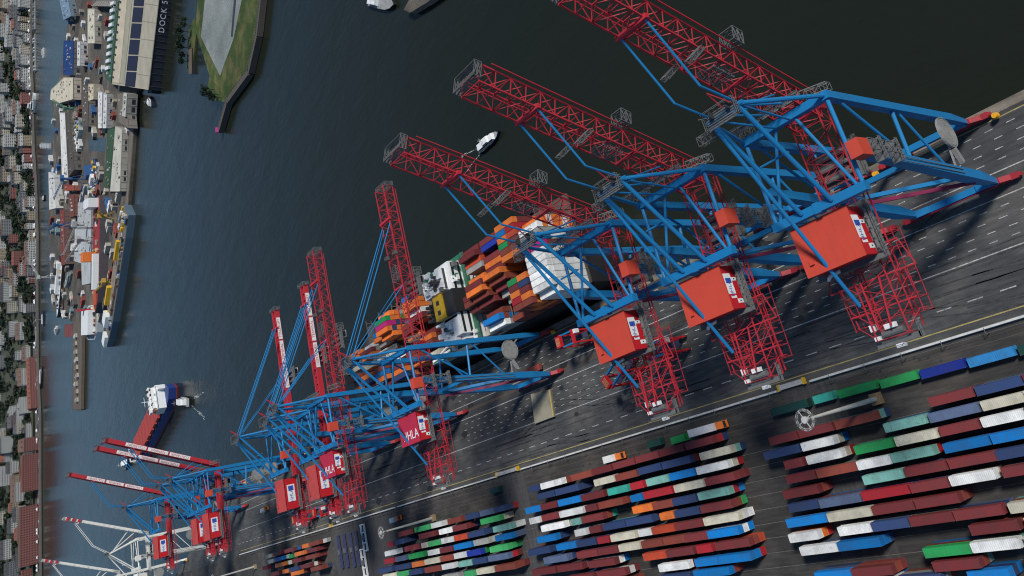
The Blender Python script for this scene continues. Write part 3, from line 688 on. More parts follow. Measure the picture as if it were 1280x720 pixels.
        if not W:
            part('name_panel', pan, WHITE, bm)
            for t_, s_ in (('TOLLERORT', 24.2), ('TERMINAL', 37.5), ('CONTAINER', 50.5)) if False else (('CONTAINER', 24.2), ('TERMINAL', 37.5), ('TOLLERORT', 50.5)):
                text_mesh(t_, 1.9, HRED, bm, frame(u, n_, B(s_, yo-.075, 0)), 'lettering')
        else:
            for k in (0, 2, 4):
                part('warning_band', lambda b: (b.bar(B(Lb-2-k*2, -2.5, 1.4), B(Lb-4-k*2, -2.5, 1.4), 1.4, .3), b.bar(B(Lb-2-k*2, -3.25, 0), B(Lb-4-k*2, -3.25, 0), .2, 2.7), b.bar(B(Lb-2-k*2, 2.5, 1.4), B(Lb-4-k*2, 2.5, 1.4), 1.4, .3), b.bar(B(Lb-3-k*2, -2.5, 1.5), B(Lb-3-k*2, 2.5, 1.5), .3, .3)), RED, bm)
        part('tip_platform', lambda b: b.truss(B(Lb, 0, .3), B(Lb+1.6, 0, .3), (0, 3.4, 0), n_*1.5, 2, .2, .14), GALV, bm)
    # fore stays
    top = 3.6 if A else 1.7
    apx = V((ax+.6-OX, 0, za*zs))
    def stays(b):
        for s_ in (-1, 1):
            y = s_*3.5 if A else s_*2.6
            if raised:
                kn = V((60.6-OX, y, 101*zs+1.5*(not A))); at_ = B(53, y, top)
                b.pipe(apx+V((0, y, 0)), kn, .52, .6); b.pipe(kn, at_, .52, .6)
                b.pipe(apx+V((0, y*.6, -1)), B(10, y*.8, top), .5); b.pipe(apx+V((0, y*.4, -2)), B(15, y*.8, top), .4)
            else:
                b.pipe(apx+V((0, y, 0)), B(51, y, top), .5, .55); b.pipe(apx+V((0, y*.6, -.6)), B(50, y*.7, top), .3); b.pipe(apx+V((0, y*.7, -1)), B(24, y, top), .4)
    part('fore_stay', stays, steel)
    return root
cr1 = crane('A', True, 'nearest blue crane with raised red lattice boom, its tip beyond the top edge')
cr1.location.y = 84.0
GRP = 'blue container cranes on the quay'
def place(src, y, label, dup=True):
    c = copy_tree(src) if dup else src
    c.location.y = y; c['label'] = label; return c
place(cr1, 119.5, 'second blue crane from the right, raised red lattice boom above the white boat')
place(cr1, 153.7, 'third blue crane from the right, raised lattice boom beside the white container stack')
cr4 = crane('A', False, 'blue crane with lowered lattice boom over the ship, crimson lettered house, nearest of two such')
cr4.location.y = 276.5; cr4.scale = (1, 1, .95)
place(cr4, 353.5, 'farther blue crane with lowered lattice boom and white letters on its crimson house')
cr6 = crane('B', False, 'blue crane with lowered white-panelled box boom, close behind the lettered-house crane')
cr6.location.y = 383.0
place(cr6, 425.0, 'blue crane standing clear with lowered box boom over open water beyond the ship')
cr8 = crane('B', True, 'nearest of three far blue cranes with raised red box booms')
cr8.location.y = 553.0
place(cr8, 578.0, 'middle of three far blue cranes with raised box booms, close beside its twin')
place(cr8, 676.0, 'farthest of three blue cranes with raised red box booms, next to the cream cranes')
crw = crane('W', True, 'cream crane with red-banded raised boom, nearer of two at the bottom left', group='cream container cranes')
crw.location.y = 742.0; crw.location.x = OX-20
cw2 = place(crw, 850.0, 'cream crane with red-banded raised boom, farther one at the bottom left corner'); cw2.location.x = OX-40
# ------------------------------------------------------------------ container ship at the quay
HULL = mat('ship hull dark', (.009, .010, .013), .6, .15, .1); DECK = mat('ship deck dark', (.055, .045, .04), .7, .25, .2); SGREEN = mat('ship green deck', (.02, .16, .085), .6, .15, .3)
HATCH = mat('hatch cover', (.10, .085, .07), .7, .3, .3)
sx0, sx1, sy0, sy1 = 61.6, 103.0, 217.0, 436.0
ship = empty('container_ship', (82, 330, -6), 0, 'large container ship moored at the quay under the cranes, white stack at its near end', 'container ship')
def hullpoly(o=0): return [(sx0+2+o-82, sy0+o-330), (sx1-9-o-82, sy0+o-330), (sx1-o-82, sy0+22-330), (sx1-o-82, 392-330), (sx1-7-82, 412-330), (88-82, 431-330), (82.5-82, sy1-o-330), (77-82, 431-330), (sx0+7-82, 412-330), (sx0+o-82, 392-330), (sx0+o-82, sy0+14-330)]
b = MB(); b.prism(hullpoly(), -.5, 16); b.build('hull', HULL, ship)
b = MB(); b.prism(hullpoly(.7), 16.0, 16.12); b.build('deck', DECK, ship)
b = MB(); pl = hullpoly(.25)
for i in range(len(pl)):
    p, q = pl[i], pl[(i+1) % len(pl)]; b.bar((p[0], p[1], 16.8), (q[0], q[1], 16.8), .3, 1.5)
b.build('bulwark', HULL, ship)
BAYS = []
NT = 7
def cell(c, t, low=None): return (c, t, low)
w = 'white'; o_ = 'orange'; m_ = 'maroon'; r_ = 'redbrown'
def bay(nm, y0, y1, cells):
    L = y1-y0-.25; yc = (y0+y1)/2
    hb = MB(); hb.box(sx0+1.5-82, sx1-1.5-82, y0-330, y1-330, 16.12, 17.3); hb.build('hatch_cover', HATCH, ship)
    cnt = {}; tot = {}
    for c, t, low in cells.values(): tot[c] = tot.get(c, 0)+1
    for i, (c, t, low) in cells.items():
        x = 63.2+2.56*i; cnt[c] = cnt.get(c, 0)+1
        z0 = 11.4
        lab = ('only %s container atop the %s' % (cname(c), nm)) if tot[c] == 1 else ('%s %s container from the quay atop the %s' % (ORD[cnt[c]-1], cname(c), nm))
        container(x, yc, z0+(t-1)*2.6, L, c, lab, 'containers stacked on the moored ship')
        lows = low if low else [c, R.choice([m_, r_, o_, 'navy', 'grey'])]
        for k in range(t-1):
            stuff_box(x, yc, z0+k*2.6, L, R.choice(lows))
W7 = [w]
bay('ship\'s white-fronted near stack', 219, 231.5, {0: cell(w, 6, W7), 1: cell(w, 7, W7), 2: cell(w, 7, W7), 3: cell(w, 7, W7), 4: cell(w, 7, W7), 5: cell(w, 7, [w, w, m_]), 6: cell(w, 7, [w, m_]), 7: cell('magenta', 7, [m_, r_]), 8: cell('navy', 6, [m_, w]), 9: cell('grey', 7, [w, 'grey']), 10: cell(w, 7, [w, o_]), 11: cell(o_, 6, [o_, w])})
lowm = [m_, r_, o_]
bay('nearer short ship stack behind the white one', 233.2, 239.6, {0: cell(r_, 7, lowm), 1: cell(o_, 7, lowm), 2: cell(m_, 7, lowm), 3: cell('navy', 7, lowm), 4: cell(o_, 7, lowm), 8: cell(o_, 7), 9: cell(r_, 7), 10: cell(m_, 7), 11: cell('orangered', 7), 12: cell('red', 7), 13: cell(o_, 7), 6: cell('grey', 3)})
bay('farther short ship stack behind the white one', 239.8, 246.2, {0: cell(r_, 7, lowm), 1: cell('red', 7, lowm), 2: cell(o_, 7, lowm), 3: cell(m_, 7, lowm), 4: cell('green', 7, lowm), 8: cell(o_, 7), 9: cell(r_, 7), 10: cell('green', 7), 11: cell(o_, 7), 12: cell('blue', 7), 13: cell(o_, 7), 6: cell(m_, 3)})
bay('ship\'s stepped stack in front of the funnel', 248.8, 261.4, {3: cell('grey', 3), 4: cell('grey', 4), 5: cell(m_, 5), 6: cell(r_, 6), 7: cell(o_, 7), 8: cell(m_, 6), 9: cell(o_, 6), 10: cell(m_, 6), 12: cell('darkblue', 6), 13: cell(m_, 6), 0: cell(r_, 3)})
bay('ship\'s stack just before the funnel', 262.8, 275.4, {0: cell(w, 4), 1: cell('blue', 5), 2: cell(r_, 4), 4: cell(m_, 5), 5: cell('redbrown', 6), 6: cell(o_, 7), 7: cell(m_, 7), 8: cell(o_, 6), 10: cell('grey', 6), 11: cell('orangered', 6), 12: cell(m_, 7), 13: cell(m_, 6)})
bay('ship\'s short stack touching the funnel house', 276.0, 282.4, {0: cell('cream', 3), 4: cell(m_, 5), 5: cell(r_, 6), 6: cell(m_, 6), 7: cell('maroon', 5), 11: cell('cream', 4), 9: cell('green', 4)})
bay('ship\'s first stack beyond the funnel', 317, 329.5, {8: cell(m_, 6), 9: cell(w, 6), 10: cell(o_, 7), 11: cell(o_, 7), 12: cell('blue', 7), 3: cell(r_, 5), 4: cell(o_, 5), 5: cell(m_, 4), 1: cell('cream', 4), 0: cell('teal', 3)})
bay('ship\'s second stack beyond the funnel', 331, 343.5, {1: cell(o_, 4), 2: cell(r_, 5), 3: cell(m_, 5), 5: cell('grey', 3), 6: cell(o_, 4), 7: cell(m_, 5), 8: cell(r_, 5), 9: cell('steel', 4)})
bay('ship\'s orange stack beyond the funnel', 347, 359.5, {0: cell('navy', 5), 1: cell(o_, 5), 2: cell(m_, 5), 4: cell(w, 4), 8: cell(o_, 6), 9: cell(o_, 7), 10: cell('magenta', 7), 11: cell('green', 7), 12: cell(o_, 6)})
bay('ship\'s fourth stack beyond the funnel', 361, 373.5, {0: cell(m_, 5), 1: cell(o_, 6), 2: cell('blue', 6), 3: cell(r_, 6), 5: cell(w, 5), 6: cell(w, 5), 8: cell('grey', 4), 10: cell('blue', 5), 9: cell(o_, 5)})
bay('ship\'s fifth stack beyond the funnel', 377, 389.5, {1: cell(m_, 5), 2: cell('navy', 6), 3: cell(o_, 6), 5: cell('cream', 5), 7: cell(o_, 5), 8: cell(m_, 5), 9: cell(w, 4)})
bay('ship\'s stack at the far bow', 391, 403.5, {2: cell(o_, 5), 3: cell(m_, 5), 4: cell(r_, 6), 6: cell('cream', 5), 7: cell('steel', 5), 8: cell(o_, 6), 9: cell(o_, 5)})
# superstructure
def spart(nm, m, fn, par=ship):
    b = MB(); fn(b); return b.build(nm, m, par)
S = lambda x: x-82
T_ = lambda y: y-330
spart('deckhouse', WHITE, lambda b: (b.box(S(63), S(101.5), T_(286), T_(312), 16.2, 26), b.box(S(66), S(99), T_(288), T_(300), 26, 33), b.box(S(64), S(73), T_(290), T_(306), 26, 30.5)))
spart('deck_plating', SGREEN, lambda b: (b.box(S(62.4), S(102), T_(284.5), T_(313.5), 26.02, 26.2), b.box(S(97.2), S(101), T_(287), T_(311), 26.3, 27)))
spart('bridge_house', WHITE, lambda b: b.box(S(87), S(97), T_(291), T_(308), 30, 35.5))
spart('quay_side_house', WHITE, lambda b: b.box(S(64.5), S(72.5), T_(293), T_(303), 30.7, 33.5))
spart('funnel_screen', WHITE, lambda b: b.box(S(74), S(75), T_(289), T_(308), 30, 33))
for k in range(4): spart('deck_locker', WHITE, lambda b: b.box(S(89+k*1.9), S(90+k*1.9), T_(286+k*1.3), T_(288+k*1.3), 30, 32.5))
spart('lifeboat', ORANGE, lambda b: b.box(S(62.8), S(64), T_(292), T_(300), 30.6, 32))
spart('bridge_window', GLASS, lambda b: (b.box(S(87.2), S(96.8), T_(290.9), T_(290.98), 33.6, 34.8), b.box(S(66.5), S(98.5), T_(287.9), T_(287.98), 30.6, 31.8), b.box(S(66.5), S(98.5), T_(287.9), T_(287.98), 27.2, 28.4)))
fun = spart('funnel', mat('funnel black', (.022, .022, .024), .5, .1, .4), lambda b: (b.box(S(75.5), S(85.8), T_(286.2), T_(304), 26.2, 35), b.box(S(76.3), S(85), T_(304), T_(310), 26.2, 32)))
spart('funnel_band', YEL, lambda b: (b.box(S(75.3), S(86), T_(294.2), T_(301.8), 31, 35.9)), fun)
spart('funnel_mark', DGREY, lambda b: (b.box(S(77.4), S(79.4), T_(296.8), T_(299.2), 35.9, 36.0), b.box(S(81.8), S(83.8), T_(296.8), T_(299.2), 35.9, 36.0)), fun)
def pipes(b):
    for i in range(4):
        for j in range(2): b.tube((S(77.5+i*2.1), T_(305.3+j*3), 32), (S(77.5+i*2.1), T_(305.8+j*3.2), 35.5), .75, 10)
spart('exhaust_pipe', DGREY, pipes, fun)
def dav(b):
    for y in (309, 316): b.bar((S(92), T_(y), 26), (S(98), T_(y), 37), 1.3); b.bar((S(98.5), T_(y), 26), (S(98), T_(y), 37), .8)
    b.bar((S(98), T_(307.5), 37), (S(98), T_(317.5), 37), 1.5); b.bar((S(64), T_(311), 26), (S(60.5), T_(316), 33), 1.1); b.bar((S(66.5), T_(311), 26), (S(60.5), T_(316), 33), .8)
spart('stores_crane', WHITE, dav)
def gear(b):
    for k in range(90):
        x = R.uniform(63, 100); y = R.uniform(286, 311)
        if 74 < x < 87: continue
        z = 30 if 66 < x < 99 and y < 300 else 26.1
        z = 35.5 if 87 < x < 97 and 291 < y < 308 else (33.5 if 64.5 < x < 72.5 and 293 < y < 303 else z)
        a_, c_, h_ = R.uniform(.3, 1.3), R.uniform(.3, 1.5), R.uniform(.5, 2.2); b.cur = R.choice((0, 0, 1, 2, 3)); b.box(S(x-a_), S(x+a_), T_(y-c_), T_(y+c_), z, z+h_)
spart('deck_gear', [WHITE, SGREEN, DGREY, GALV], gear)['kind'] = 'stuff'
spart('deck_railing', GALV, lambda b: [b.rail((S(62.6), T_(y), 26.2), (S(101.8), T_(y), 26.2), 16, 1.3, .12) for y in (284.8, 313.2)])
spart('mast', WHITE, lambda b: (b.tube((S(92), T_(300), 35.5), (S(92), T_(300), 45), .4, 8, .2), b.bar((S(87.5), T_(300), 40), (S(96.5), T_(300), 40), .3), b.bar((S(92), T_(297), 42.5), (S(92), T_(303), 42.5), .25)))
def lash(b):
    if True:
        for i in range(16): b.bar((S(62+i*2.56), T_(y), 16), (S(62+i*2.56), T_(y), 24), .28)
        for z in (18.5, 21, 24): b.bar((S(62), T_(y), z), (S(102), T_(y), z), .3)
lash_m = mat('lashing bridge grey', (.15, .14, .12), .7, .3, .5)
for y in (232.3, 247.4, 262.1, 283.4, 315, 330.3, 345.2, 360.2, 375.2, 390.2): spart('lashing_bridge', lash_m, lash)
spart('mooring_winch', GALV, lambda b: b.box(S(76), S(80), T_(412), T_(416), 16.1, 18)); spart('mooring_winch', GALV, lambda b: b.box(S(85), S(89), T_(412), T_(416), 16.1, 18)); spart('fore_mast', GALV, lambda b: b.tube((S(82), T_(428), 16), (S(82), T_(428), 27), .4, 8))
# ------------------------------------------------------------------ yard machines
def straddle(x, y, rz, label):
    r = empty('straddle_carrier', (x, y, 0), rz, label, 'straddle carrier', 'straddle carriers working the terminal')
    def p(nm, m, fn, par=r):
        b = MB(); fn(b); return b.build(nm, m, par)
    H = 13.0
    for s in (-1, 1):
        p('side_beam', BLUE, lambda b: b.box(s*2.3-.3, s*2.3+.3, -3.4, 3.4, H-.9, H))
        wb = p('wheel_beam', HRED, lambda b: b.box(s*2.3-.35, s*2.3+.35, -5, 5, 1.3, 2.1))
        p('wheel', RUBBER, lambda b: [b.tube((s*2.3-.3, k, .75), (s*2.3+.3, k, .75), .75, 12) for k in (-4.1, -1.5, 1.5, 4.1)], wb)
        for e in (-1, 1): p('leg', HRED, lambda b: (b.bar((s*2.3, e*3.9, 2), (s*2.3, e*3.9, H-.4), .55, .6), b.bar((s*2.3, e*3.6, 8), (s*2.3, e*1.8, H-.8), .25)))
    for e in (-1, 1): p('end_beam', HRED, lambda b: b.box(-2.8, 2.8, e*3.9-.55, e*3.9+.55, H-.95, H+.05))
    eng = p('engine_deck', HRED, lambda b: (b.box(-2.2, 2.2, 2.6, 5.4, H-.3, H+1.2)))
    p('engine_grille', mat('grille tan', (.42, .30, .12), .6, .3, .8), lambda b: [b.box(-1.6, 1.6, 3+k*.6, 3.25+k*.6, H+1.2, H+1.26) for k in range(4)], eng)
    p('operator_cab', WHITE, lambda b: b.box(1.0, 2.6, -5.6, -4.0, H-2.6, H-.4))
    p('spreader', mat('spreader navy', (.04, .05, .10), .6, .2, .5), lambda b: (b.box(-1.0, 1.0, -6, 6, 6.6, 7), b.box(-1.2, 1.2, -1, 1, 7, 7.6)))
    for i in (-.6, .6):
        for j in (-2.8, 2.8): p('hoist_rope', DGREY, lambda b: b.bar((i*1.6, j, 7.2), (i*1.6, j, H-.3), .1))
def gp(px, py, z=0): return at(px, py, z)
for px, py, rz, l in ((709, 424, 0, 'red and blue straddle carrier on the apron beside the white ship stack'), (767, 468, .5, 'red and blue straddle carrier beside the third crane house'),
                      (820, 437, 0, 'straddle carrier half hidden under the second crane girder'), (372, 648, .1, 'straddle carrier under the box-boom crane at the lettered pair'), (398, 640, -.1, 'straddle carrier between two far crane girders')):
    q = gp(px, py, 12.5); straddle(q.x, q.y, rz, l)

def truck(x, y, rz, L, label, load=True):
    r = empty('truck', (x, y, 0), rz, label, 'truck', 'orange trucks by the yard')
    def p(nm, m, fn, par=r):
        b = MB(); fn(b); return b.build(nm, m, par)
    c = p('cab', ORANGE, lambda b: (b.hexa([(-1.2, -L/2, .7), (1.2, -L/2, .7), (1.2, -L/2+2.3, .7), (-1.2, -L/2+2.3, .7)], [(-1.15, -L/2+.35, 3.3), (1.15, -L/2+.35, 3.3), (1.15, -L/2+2.2, 3.4), (-1.15, -L/2+2.2, 3.4)])))
    p('windscreen', GLASS, lambda b: b.hexa([(-1, -L/2-.0, 1.9), (1, -L/2-.0, 1.9), (1, -L/2+.3, 1.9), (-1, -L/2+.3, 1.9)], [(-1, -L/2+.22, 2.9), (1, -L/2+.22, 2.9), (1, -L/2+.5, 2.9), (-1, -L/2+.5, 2.9)]), c)
    p('engine_unit', ORANGE, lambda b: b.box(-1.1, 1.1, -L/2+2.5, -L/2+4.2, .9, 2.4))
    p('chassis', DGREY, lambda b: b.box(-.5, .5, -L/2+1, L/2, .7, 1.1))
    p('cargo_box', WHITE, lambda b: (b.box(-1.22, 1.22, -L/2+4.5, L/2, 1.15, 3.8)))
    p('wheel', RUBBER, lambda b: [b.tube((s*1.2-.18*s-.15, k, .5), (s*1.2-.18*s+.15, k, .5), .5, 12) for s in (-1, 1) for k in (-L/2+1.2, -L/2+4.4, L/2-3, L/2-1.6)])
for px, py, rz, L, l in ((767, 572, 0, 10, 'orange truck with short white box parked behind the barrier wall'), (884, 536, 0, 16, 'long white truck with orange cab at the right end of the middle block'), (494, 649, .05, 9, 'orange and white truck above the left block beside the mast pole'), (330, 637, .1, 9, 'small orange and white truck on the apron by a far crane house')):
    q = gp(px, py, 2.5); truck(q.x, q.y, rz, L, l)
q = gp(847, 549, 2.6); container(q.x, q.y, .02, 9, 'green', 'green container standing alone behind the long white truck', 'containers on the barrier track')
q = gp(817, 554, 2.6); container(q.x, q.y, .02, 9, 'dgreen', 'dark green container next to the lone green one behind the barrier', 'containers on the barrier track')
q = gp(618, 613, 2.6); container(q.x, q.y, .02, 7, 'dgreen', 'dark green container standing alone by the middle lane gate', 'containers on the barrier track')
# chassis and hatch covers
def hatch(px, lab, mt, n=3, z=.02):
    pts = atp(px, 1.2); cx = sum(p.x for p in pts)/4; cy = sum(p.y for p in pts)/4
    r = empty('hatch_cover', (cx, cy, z), 0, lab, 'hatch cover')
    for k in range(n):
        b = MB(); dx = k*.25
        b.hexa([(p.x-cx, p.y-cy-dx, k*.5) for p in pts[::-1]], [(p.x-cx, p.y-cy-dx, k*.5+.42) for p in pts[::-1]])
        for t in (.3, .55, .8):
            a = pts[0].lerp(pts[1], t); c = pts[3].lerp(pts[2], t); b.bar((a.x-cx, a.y-cy-dx, k*.5+.43), (c.x-cx, c.y-cy-dx, k*.5+.43), .12, .05)
        b.build('cover_plate', mt, r)
    b = MB()
    for t in (.97,):
        a = pts[0].lerp(pts[1], t); c = pts[3].lerp(pts[2], t); b.bar((a.x-cx, a.y-cy-dx, n*.5), (c.x-cx, c.y-cy-dx, n*.5), .3, .12)
    b.build('edge_stripe', YEL, r)
hatch([(663, 493), (687, 487), (692, 521), (668, 530)], 'stack of tan hatch covers lying on the apron lanes', mat('tan cover', (.30, .28, .21), .75, .25, .15))
q = gp(667, 462, 1); r = empty('trailer', (q.x, q.y, 0), 0, 'rust-red flat trailer parked under the lowered-boom crane', 'trailer')
b = MB(); b.box(-1.3, 1.3, -6, 6, .9, 1.5); b.box(-1.3, 1.3, -6.2, -5.8, 1.5, 2.4); b.build('deck', mat('trailer red', (.26, .05, .04), .7, .3, .4), r)
b = MB(); [b.tube((s*1.1-.2, k, .45), (s*1.1+.2, k, .45), .45, 10) for s in (-1, 1) for k in (-4.5, 3, 4.5)]; b.build('wheel', RUBBER, r)
for px, py, c, l in ((455, 672, WHITE, 'white spreader frame lying nearer the barrier wall'), (455, 703, WHITE, 'white spreader frame lying nearer the bottom edge'), (425, 690, None, 'navy lifting beam leftmost of four in the spreader yard'), (432, 688, None, 'navy lifting beam second of four from the left'), (440, 687, None, 'navy lifting beam third of four from the left'), (447, 685, None, 'navy lifting beam next to the white spreader frames')):
    q = gp(px, py, 1); r = empty('spreader' if c else 'lifting_beam', (q.x, q.y, 0), 0, l, 'spreader', 'spreaders stored beside the barrier')
    b = MB(); m = c or mat('navy steel', (.045, .055, .13), .6, .2, .5)
    L = 7.0 if c else 9.0; wd = 2.2 if c else .8
    for s in (-1, 1): b.box(-L, L, s*wd-.35, s*wd+.35, .5, 1.4)
    for k in (-1, -.4, .4, 1): b.box(k*L-.35, k*L+.35, -wd-.36, wd+.36, .55, 1.52)
    b.build('frame', m, r)
    b = MB(); b.box(-1.3, 1.3, -wd*.7, wd*.7, 1.0, 2.2); b.build('head_block', GALV, r)

def mast(x, y, h, label):
    r = empty('light_mast', (x, y, 0), 0, label, 'light mast', 'tall light masts in the yard')
    b = MB(); b.tube((0, 0, 0), (0, 0, h), .75, 12, .32); b.build('pole', mat('mast grey', (.52, .50, .45), .6, .15, .3), r)
    b = MB(); b.box(-1.6, 1.6, -1.6, 1.6, 0, 1.6); b.build('base_block', mat('mast base tan', (.32, .22, .12), .8, .2, .5), r)
    b = MB(); n = 20
    for i in range(n):
        t, t2 = 2*math.pi*i/n, 2*math.pi*(i+1)/n
        for rr in (2.7, 2.25): b.bar((rr*math.cos(t), rr*math.sin(t), h), (rr*math.cos(t2), rr*math.sin(t2), h), .16)
    for i in range(4):
        t = math.pi*i/2+.4; b.bar((0, 0, h), (2.7*math.cos(t), 2.7*math.sin(t), h), .18)
    b.tube((0, 0, h-.3), (0, 0, h+.4), .9, 10)
    hd = b.build('head_ring', mat('mast head grey', (.50, .51, .50), .5, .1, .5), r)
    for i in range(10):
        t = 2*math.pi*i/10; c = V((2.5*math.cos(t), 2.5*math.sin(t), h-.1)); b = MB(); b.box(c.x-.32, c.x+.32, c.y-.32, c.y+.32, h-.4, h+.25); b.build('lamp', GALV, hd)
mast(-2.8, 129, 37.0, 'tall round-headed light mast leaning in view across the barrier containers at right')
mast(-3.2, 388.4, 30.0, 'light mast whose pole lies along the upper edge of the left block')
mast(-4.2, 658.9, 31.0, 'farthest light mast near the bottom left beside the barrier')

flush_containers(300)
print('NCONT', NCONT)
STK.build('stacked_containers', [cm(c) for c in STKC])['kind'] = 'stuff'

# ------------------------------------------------------------------ boats
def boat(name, label, p, q, wd, hullm, cabm, h=2.2, cab=((.25, .75, 1.8),), z=-6, cat='boat', mastp=True, group=None, extra=None):
    """p stern, q bow (world)"""
    d = V((q.x-p.x, q.y-p.y, 0)); L = d.length; a = math.atan2(d.x, d.y)
    r = empty(name, ((p.x+q.x)/2, (p.y+q.y)/2, z), -a, label, cat, group)
    w2 = wd/2; l = L/2
    pts = [(-w2*.85, -l), (w2*.85, -l), (w2, -l*.5), (w2, l*.35), (w2*.62, l*.75), (0, l), (-w2*.62, l*.75), (-w2, l*.35), (-w2, -l*.5)]
    b = MB(); n = len(pts)
    lo = [(x*.85, y*.95, -.6) for x, y in pts]; hi = [(x, y, h*(1+.35*max(0, y/l))) for x, y in pts]
    k = len(b.v); b.v += lo+hi
    for i in range(n):
        j = (i+1) % n; b.f.append((k+i, k+j, k+n+j, k+n+i)); b.m.append(0)
    b.build('hull', hullm, r)
    b = MB(); b.quad(*[(x*.94, y*.96, h*.82) for x, y in pts]); b.build('deck', mat('boat deck', (.30, .31, .30), .7, .2, .3), r)
    zz = h*.82
    for (f0, f1, hh) in cab:
        b = MB(); b.hexa([(-w2*.66, -l+f0*L, zz), (w2*.66, -l+f0*L, zz), (w2*.66, -l+f1*L, zz), (-w2*.66, -l+f1*L, zz)], [(-w2*.58, -l+f0*L+.3, zz+hh), (w2*.58, -l+f0*L+.3, zz+hh), (w2*.55, -l+f1*L-.6, zz+hh), (-w2*.55, -l+f1*L-.6, zz+hh)])
        c = b.build('cabin', cabm, r)
        b = MB()
        for s in (-1, 1): b.hexa([(s*w2*.645, -l+f0*L+.8, zz+hh*.45), (s*w2*.645, -l+f1*L-1, zz+hh*.45), (s*w2*.655, -l+f1*L-1, zz+hh*.45), (s*w2*.655, -l+f0*L+.8, zz+hh*.45)], [(s*w2*.61, -l+f0*L+.8, zz+hh*.85), (s*w2*.61, -l+f1*L-1, zz+hh*.85), (s*w2*.62, -l+f1*L-1, zz+hh*.85), (s*w2*.62, -l+f0*L+.8, zz+hh*.85)])
        b.build('window_band', GLASS, c)
        zz += hh
    if mastp:
        b = MB(); b.tube((0, -l+.45*L, zz), (0, -l+.45*L, zz+L*.16), .12, 6); b.bar((-w2*.5, -l+.45*L, zz+L*.1), (w2*.5, -l+.45*L, zz+L*.1), .12); b.build('mast', WHITE, r)
    b = MB(); [b.tube((s*w2*.98, y*l, h*.6), (s*w2*1.03, y*l, h*.6), .35, 8) for s in (-1, 1) for y in (-.6, -.3, 0, .3)]; b.build('fender', RUBBER, r)
    return r
NAVYB = mat('boat navy hull', (.02, .03, .07), .4, .1, .3); BLK = mat('boat black hull', (.02, .02, .022), .5, .1, .3)
FOAM = mat('wake foam', (.52, .55, .55), .6, .5, .5, dark=(.02, .03, .03))
def wake(p, q, wd, n=26, spread=1.6, ln=1.0):
    b = MB(); d = V((p.x-q.x, p.y-q.y, 0)); L = d.length; d.normalize(); s = V((-d.y, d.x, 0))
    for i in range(n):
        t = R.random()**1.6*L*ln; o = R.choice((-1, 1))*(wd*.35+t*.16*spread*R.uniform(.6, 1)); c = V((p.x, p.y, 0))+d*t+s*o
        l = R.uniform(.6, 2.2)*wd*.35; k = R.uniform(.12, .4)*wd*.18; e = (d+s*.16*(1 if o > 0 else -1)).normalized(); f = V((-e.y, e.x, 0))
        pts = [c-e*l, c-e*l*.3+f*k, c+e*l*.6+f*k*.7, c+e*l, c+e*l*.4-f*k, c-e*l*.5-f*k*.8]
        b.quad(*[(v.x, v.y, -5.975) for v in pts])
    o = b.build('wake_foam', FOAM); o['kind'] = 'stuff'
A1 = at(600, 188, -6); A2 = at(627, 164, -6)
boat('motor_launch', 'white harbour launch with dark blue bow alone on the dark river', A1, A2, 5.6, NAVYB, WHITE, 1.6, ((.08, .76, 1.7), (.35, .6, 1.0)))
wake(A1, A2, 4.4)
A1 = at(229, 505, -6); A2 = at(238, 492, -6)
A1 = at(226, 500, -6); A2 = at(240, 503, -6)
boat('tugboat', 'white and dark tug pulling at the blue feeder ship', A2, A1, 9, BLK, WHITE, 2.6, ((.3, .75, 3), (.42, .66, 2.6)), cat='tug'); wake(A2, A1, 9, 34)
A1 = at(158, 584, -6); A2 = at(163, 574, -6)
boat('tugboat', 'small white tug at the far end of the blue feeder ship', A1, A2, 9, NAVYB, WHITE, 2.6, ((.3, .75, 3), (.42, .66, 2.6)), cat='tug')
for i, (x0, y0, x1, y1, wd, l) in enumerate(((55, 60, 55, 73, 5, 'small white boat under way in the narrow far channel'), (56, 244, 56, 252, 8, 'short white barge in the narrow channel by the long white shed'), (55, 408, 55, 388, 6, 'white ferry at a jetty on the far bank'), (71, 418, 72, 407, 6, 'white boat beside the red pontoon at the pier'),
        (46, 295, 46, 310, 9, 'yellow-striped boat moored on the far bank'), (47, 318, 48, 334, 9, 'pale green boat moored on the far bank quay'), (44, 225, 44, 245, 8, 'dark blue boat moored at the far bank'), (53, 458, 52, 486, 9, 'grey barge moored off the far warehouses nearer the channel mouth'), (48, 405, 48, 455, 8, 'long dark barge moored off the far warehouses'))):
    boat('moored_boat', l, at(x0, y0, -6), at(x1, y1, -6), wd, [WHITE, BLK, NAVYB][i % 3], WHITE, 2.2, ((.15, .75, 2.2),), group='boats along the far bank')
# catamaran-shaped sailing ship
A1 = at(44, 132, -6); A2 = at(45, 120, -6)
boat('sailing_boat', 'white broad sailing ship moored across at the far bank near the top', at(43, 141, -6), at(44.5, 116, -6), 22, WHITE, WHITE, 4, ((.15, .55, 5), (.2, .45, 4)))
# blue feeder
P1 = at(222, 484, -6); P2 = at(181, 566, -6)
d = V((P1.x-P2.x, P1.y-P2.y, 0)); L = d.length; a = math.atan2(d.x, d.y); l = L/2
r = empty('feeder_ship', ((P1.x+P2.x)/2, (P1.y+P2.y)/2, -6), -a, 'blue-hulled feeder ship with ribbed red hatches and white deckhouse turning in the river', 'cargo ship'); r.scale = (1, 1, .74)
wf = 13.0
pts = [(-wf*.8, -l), (wf*.8, -l), (wf, -l*.8), (wf, l*.7), (wf*.62, l*.9), (0, l), (-wf*.62, l*.9), (-wf, l*.7), (-wf, -l*.8)]
HB = mat('feeder blue hull', (.018, .045, .21), .45, .1, .05)
b = MB(); b.prism(pts, 1.6, 11); b.build('hull', HB, r)
b = MB(); b.prism([(x*.995, y*.998) for x, y in pts], -.6, 1.6); b.build('boot_topping', mat('boot topping red', (.30, .03, .04), .6, .2, .1), r)
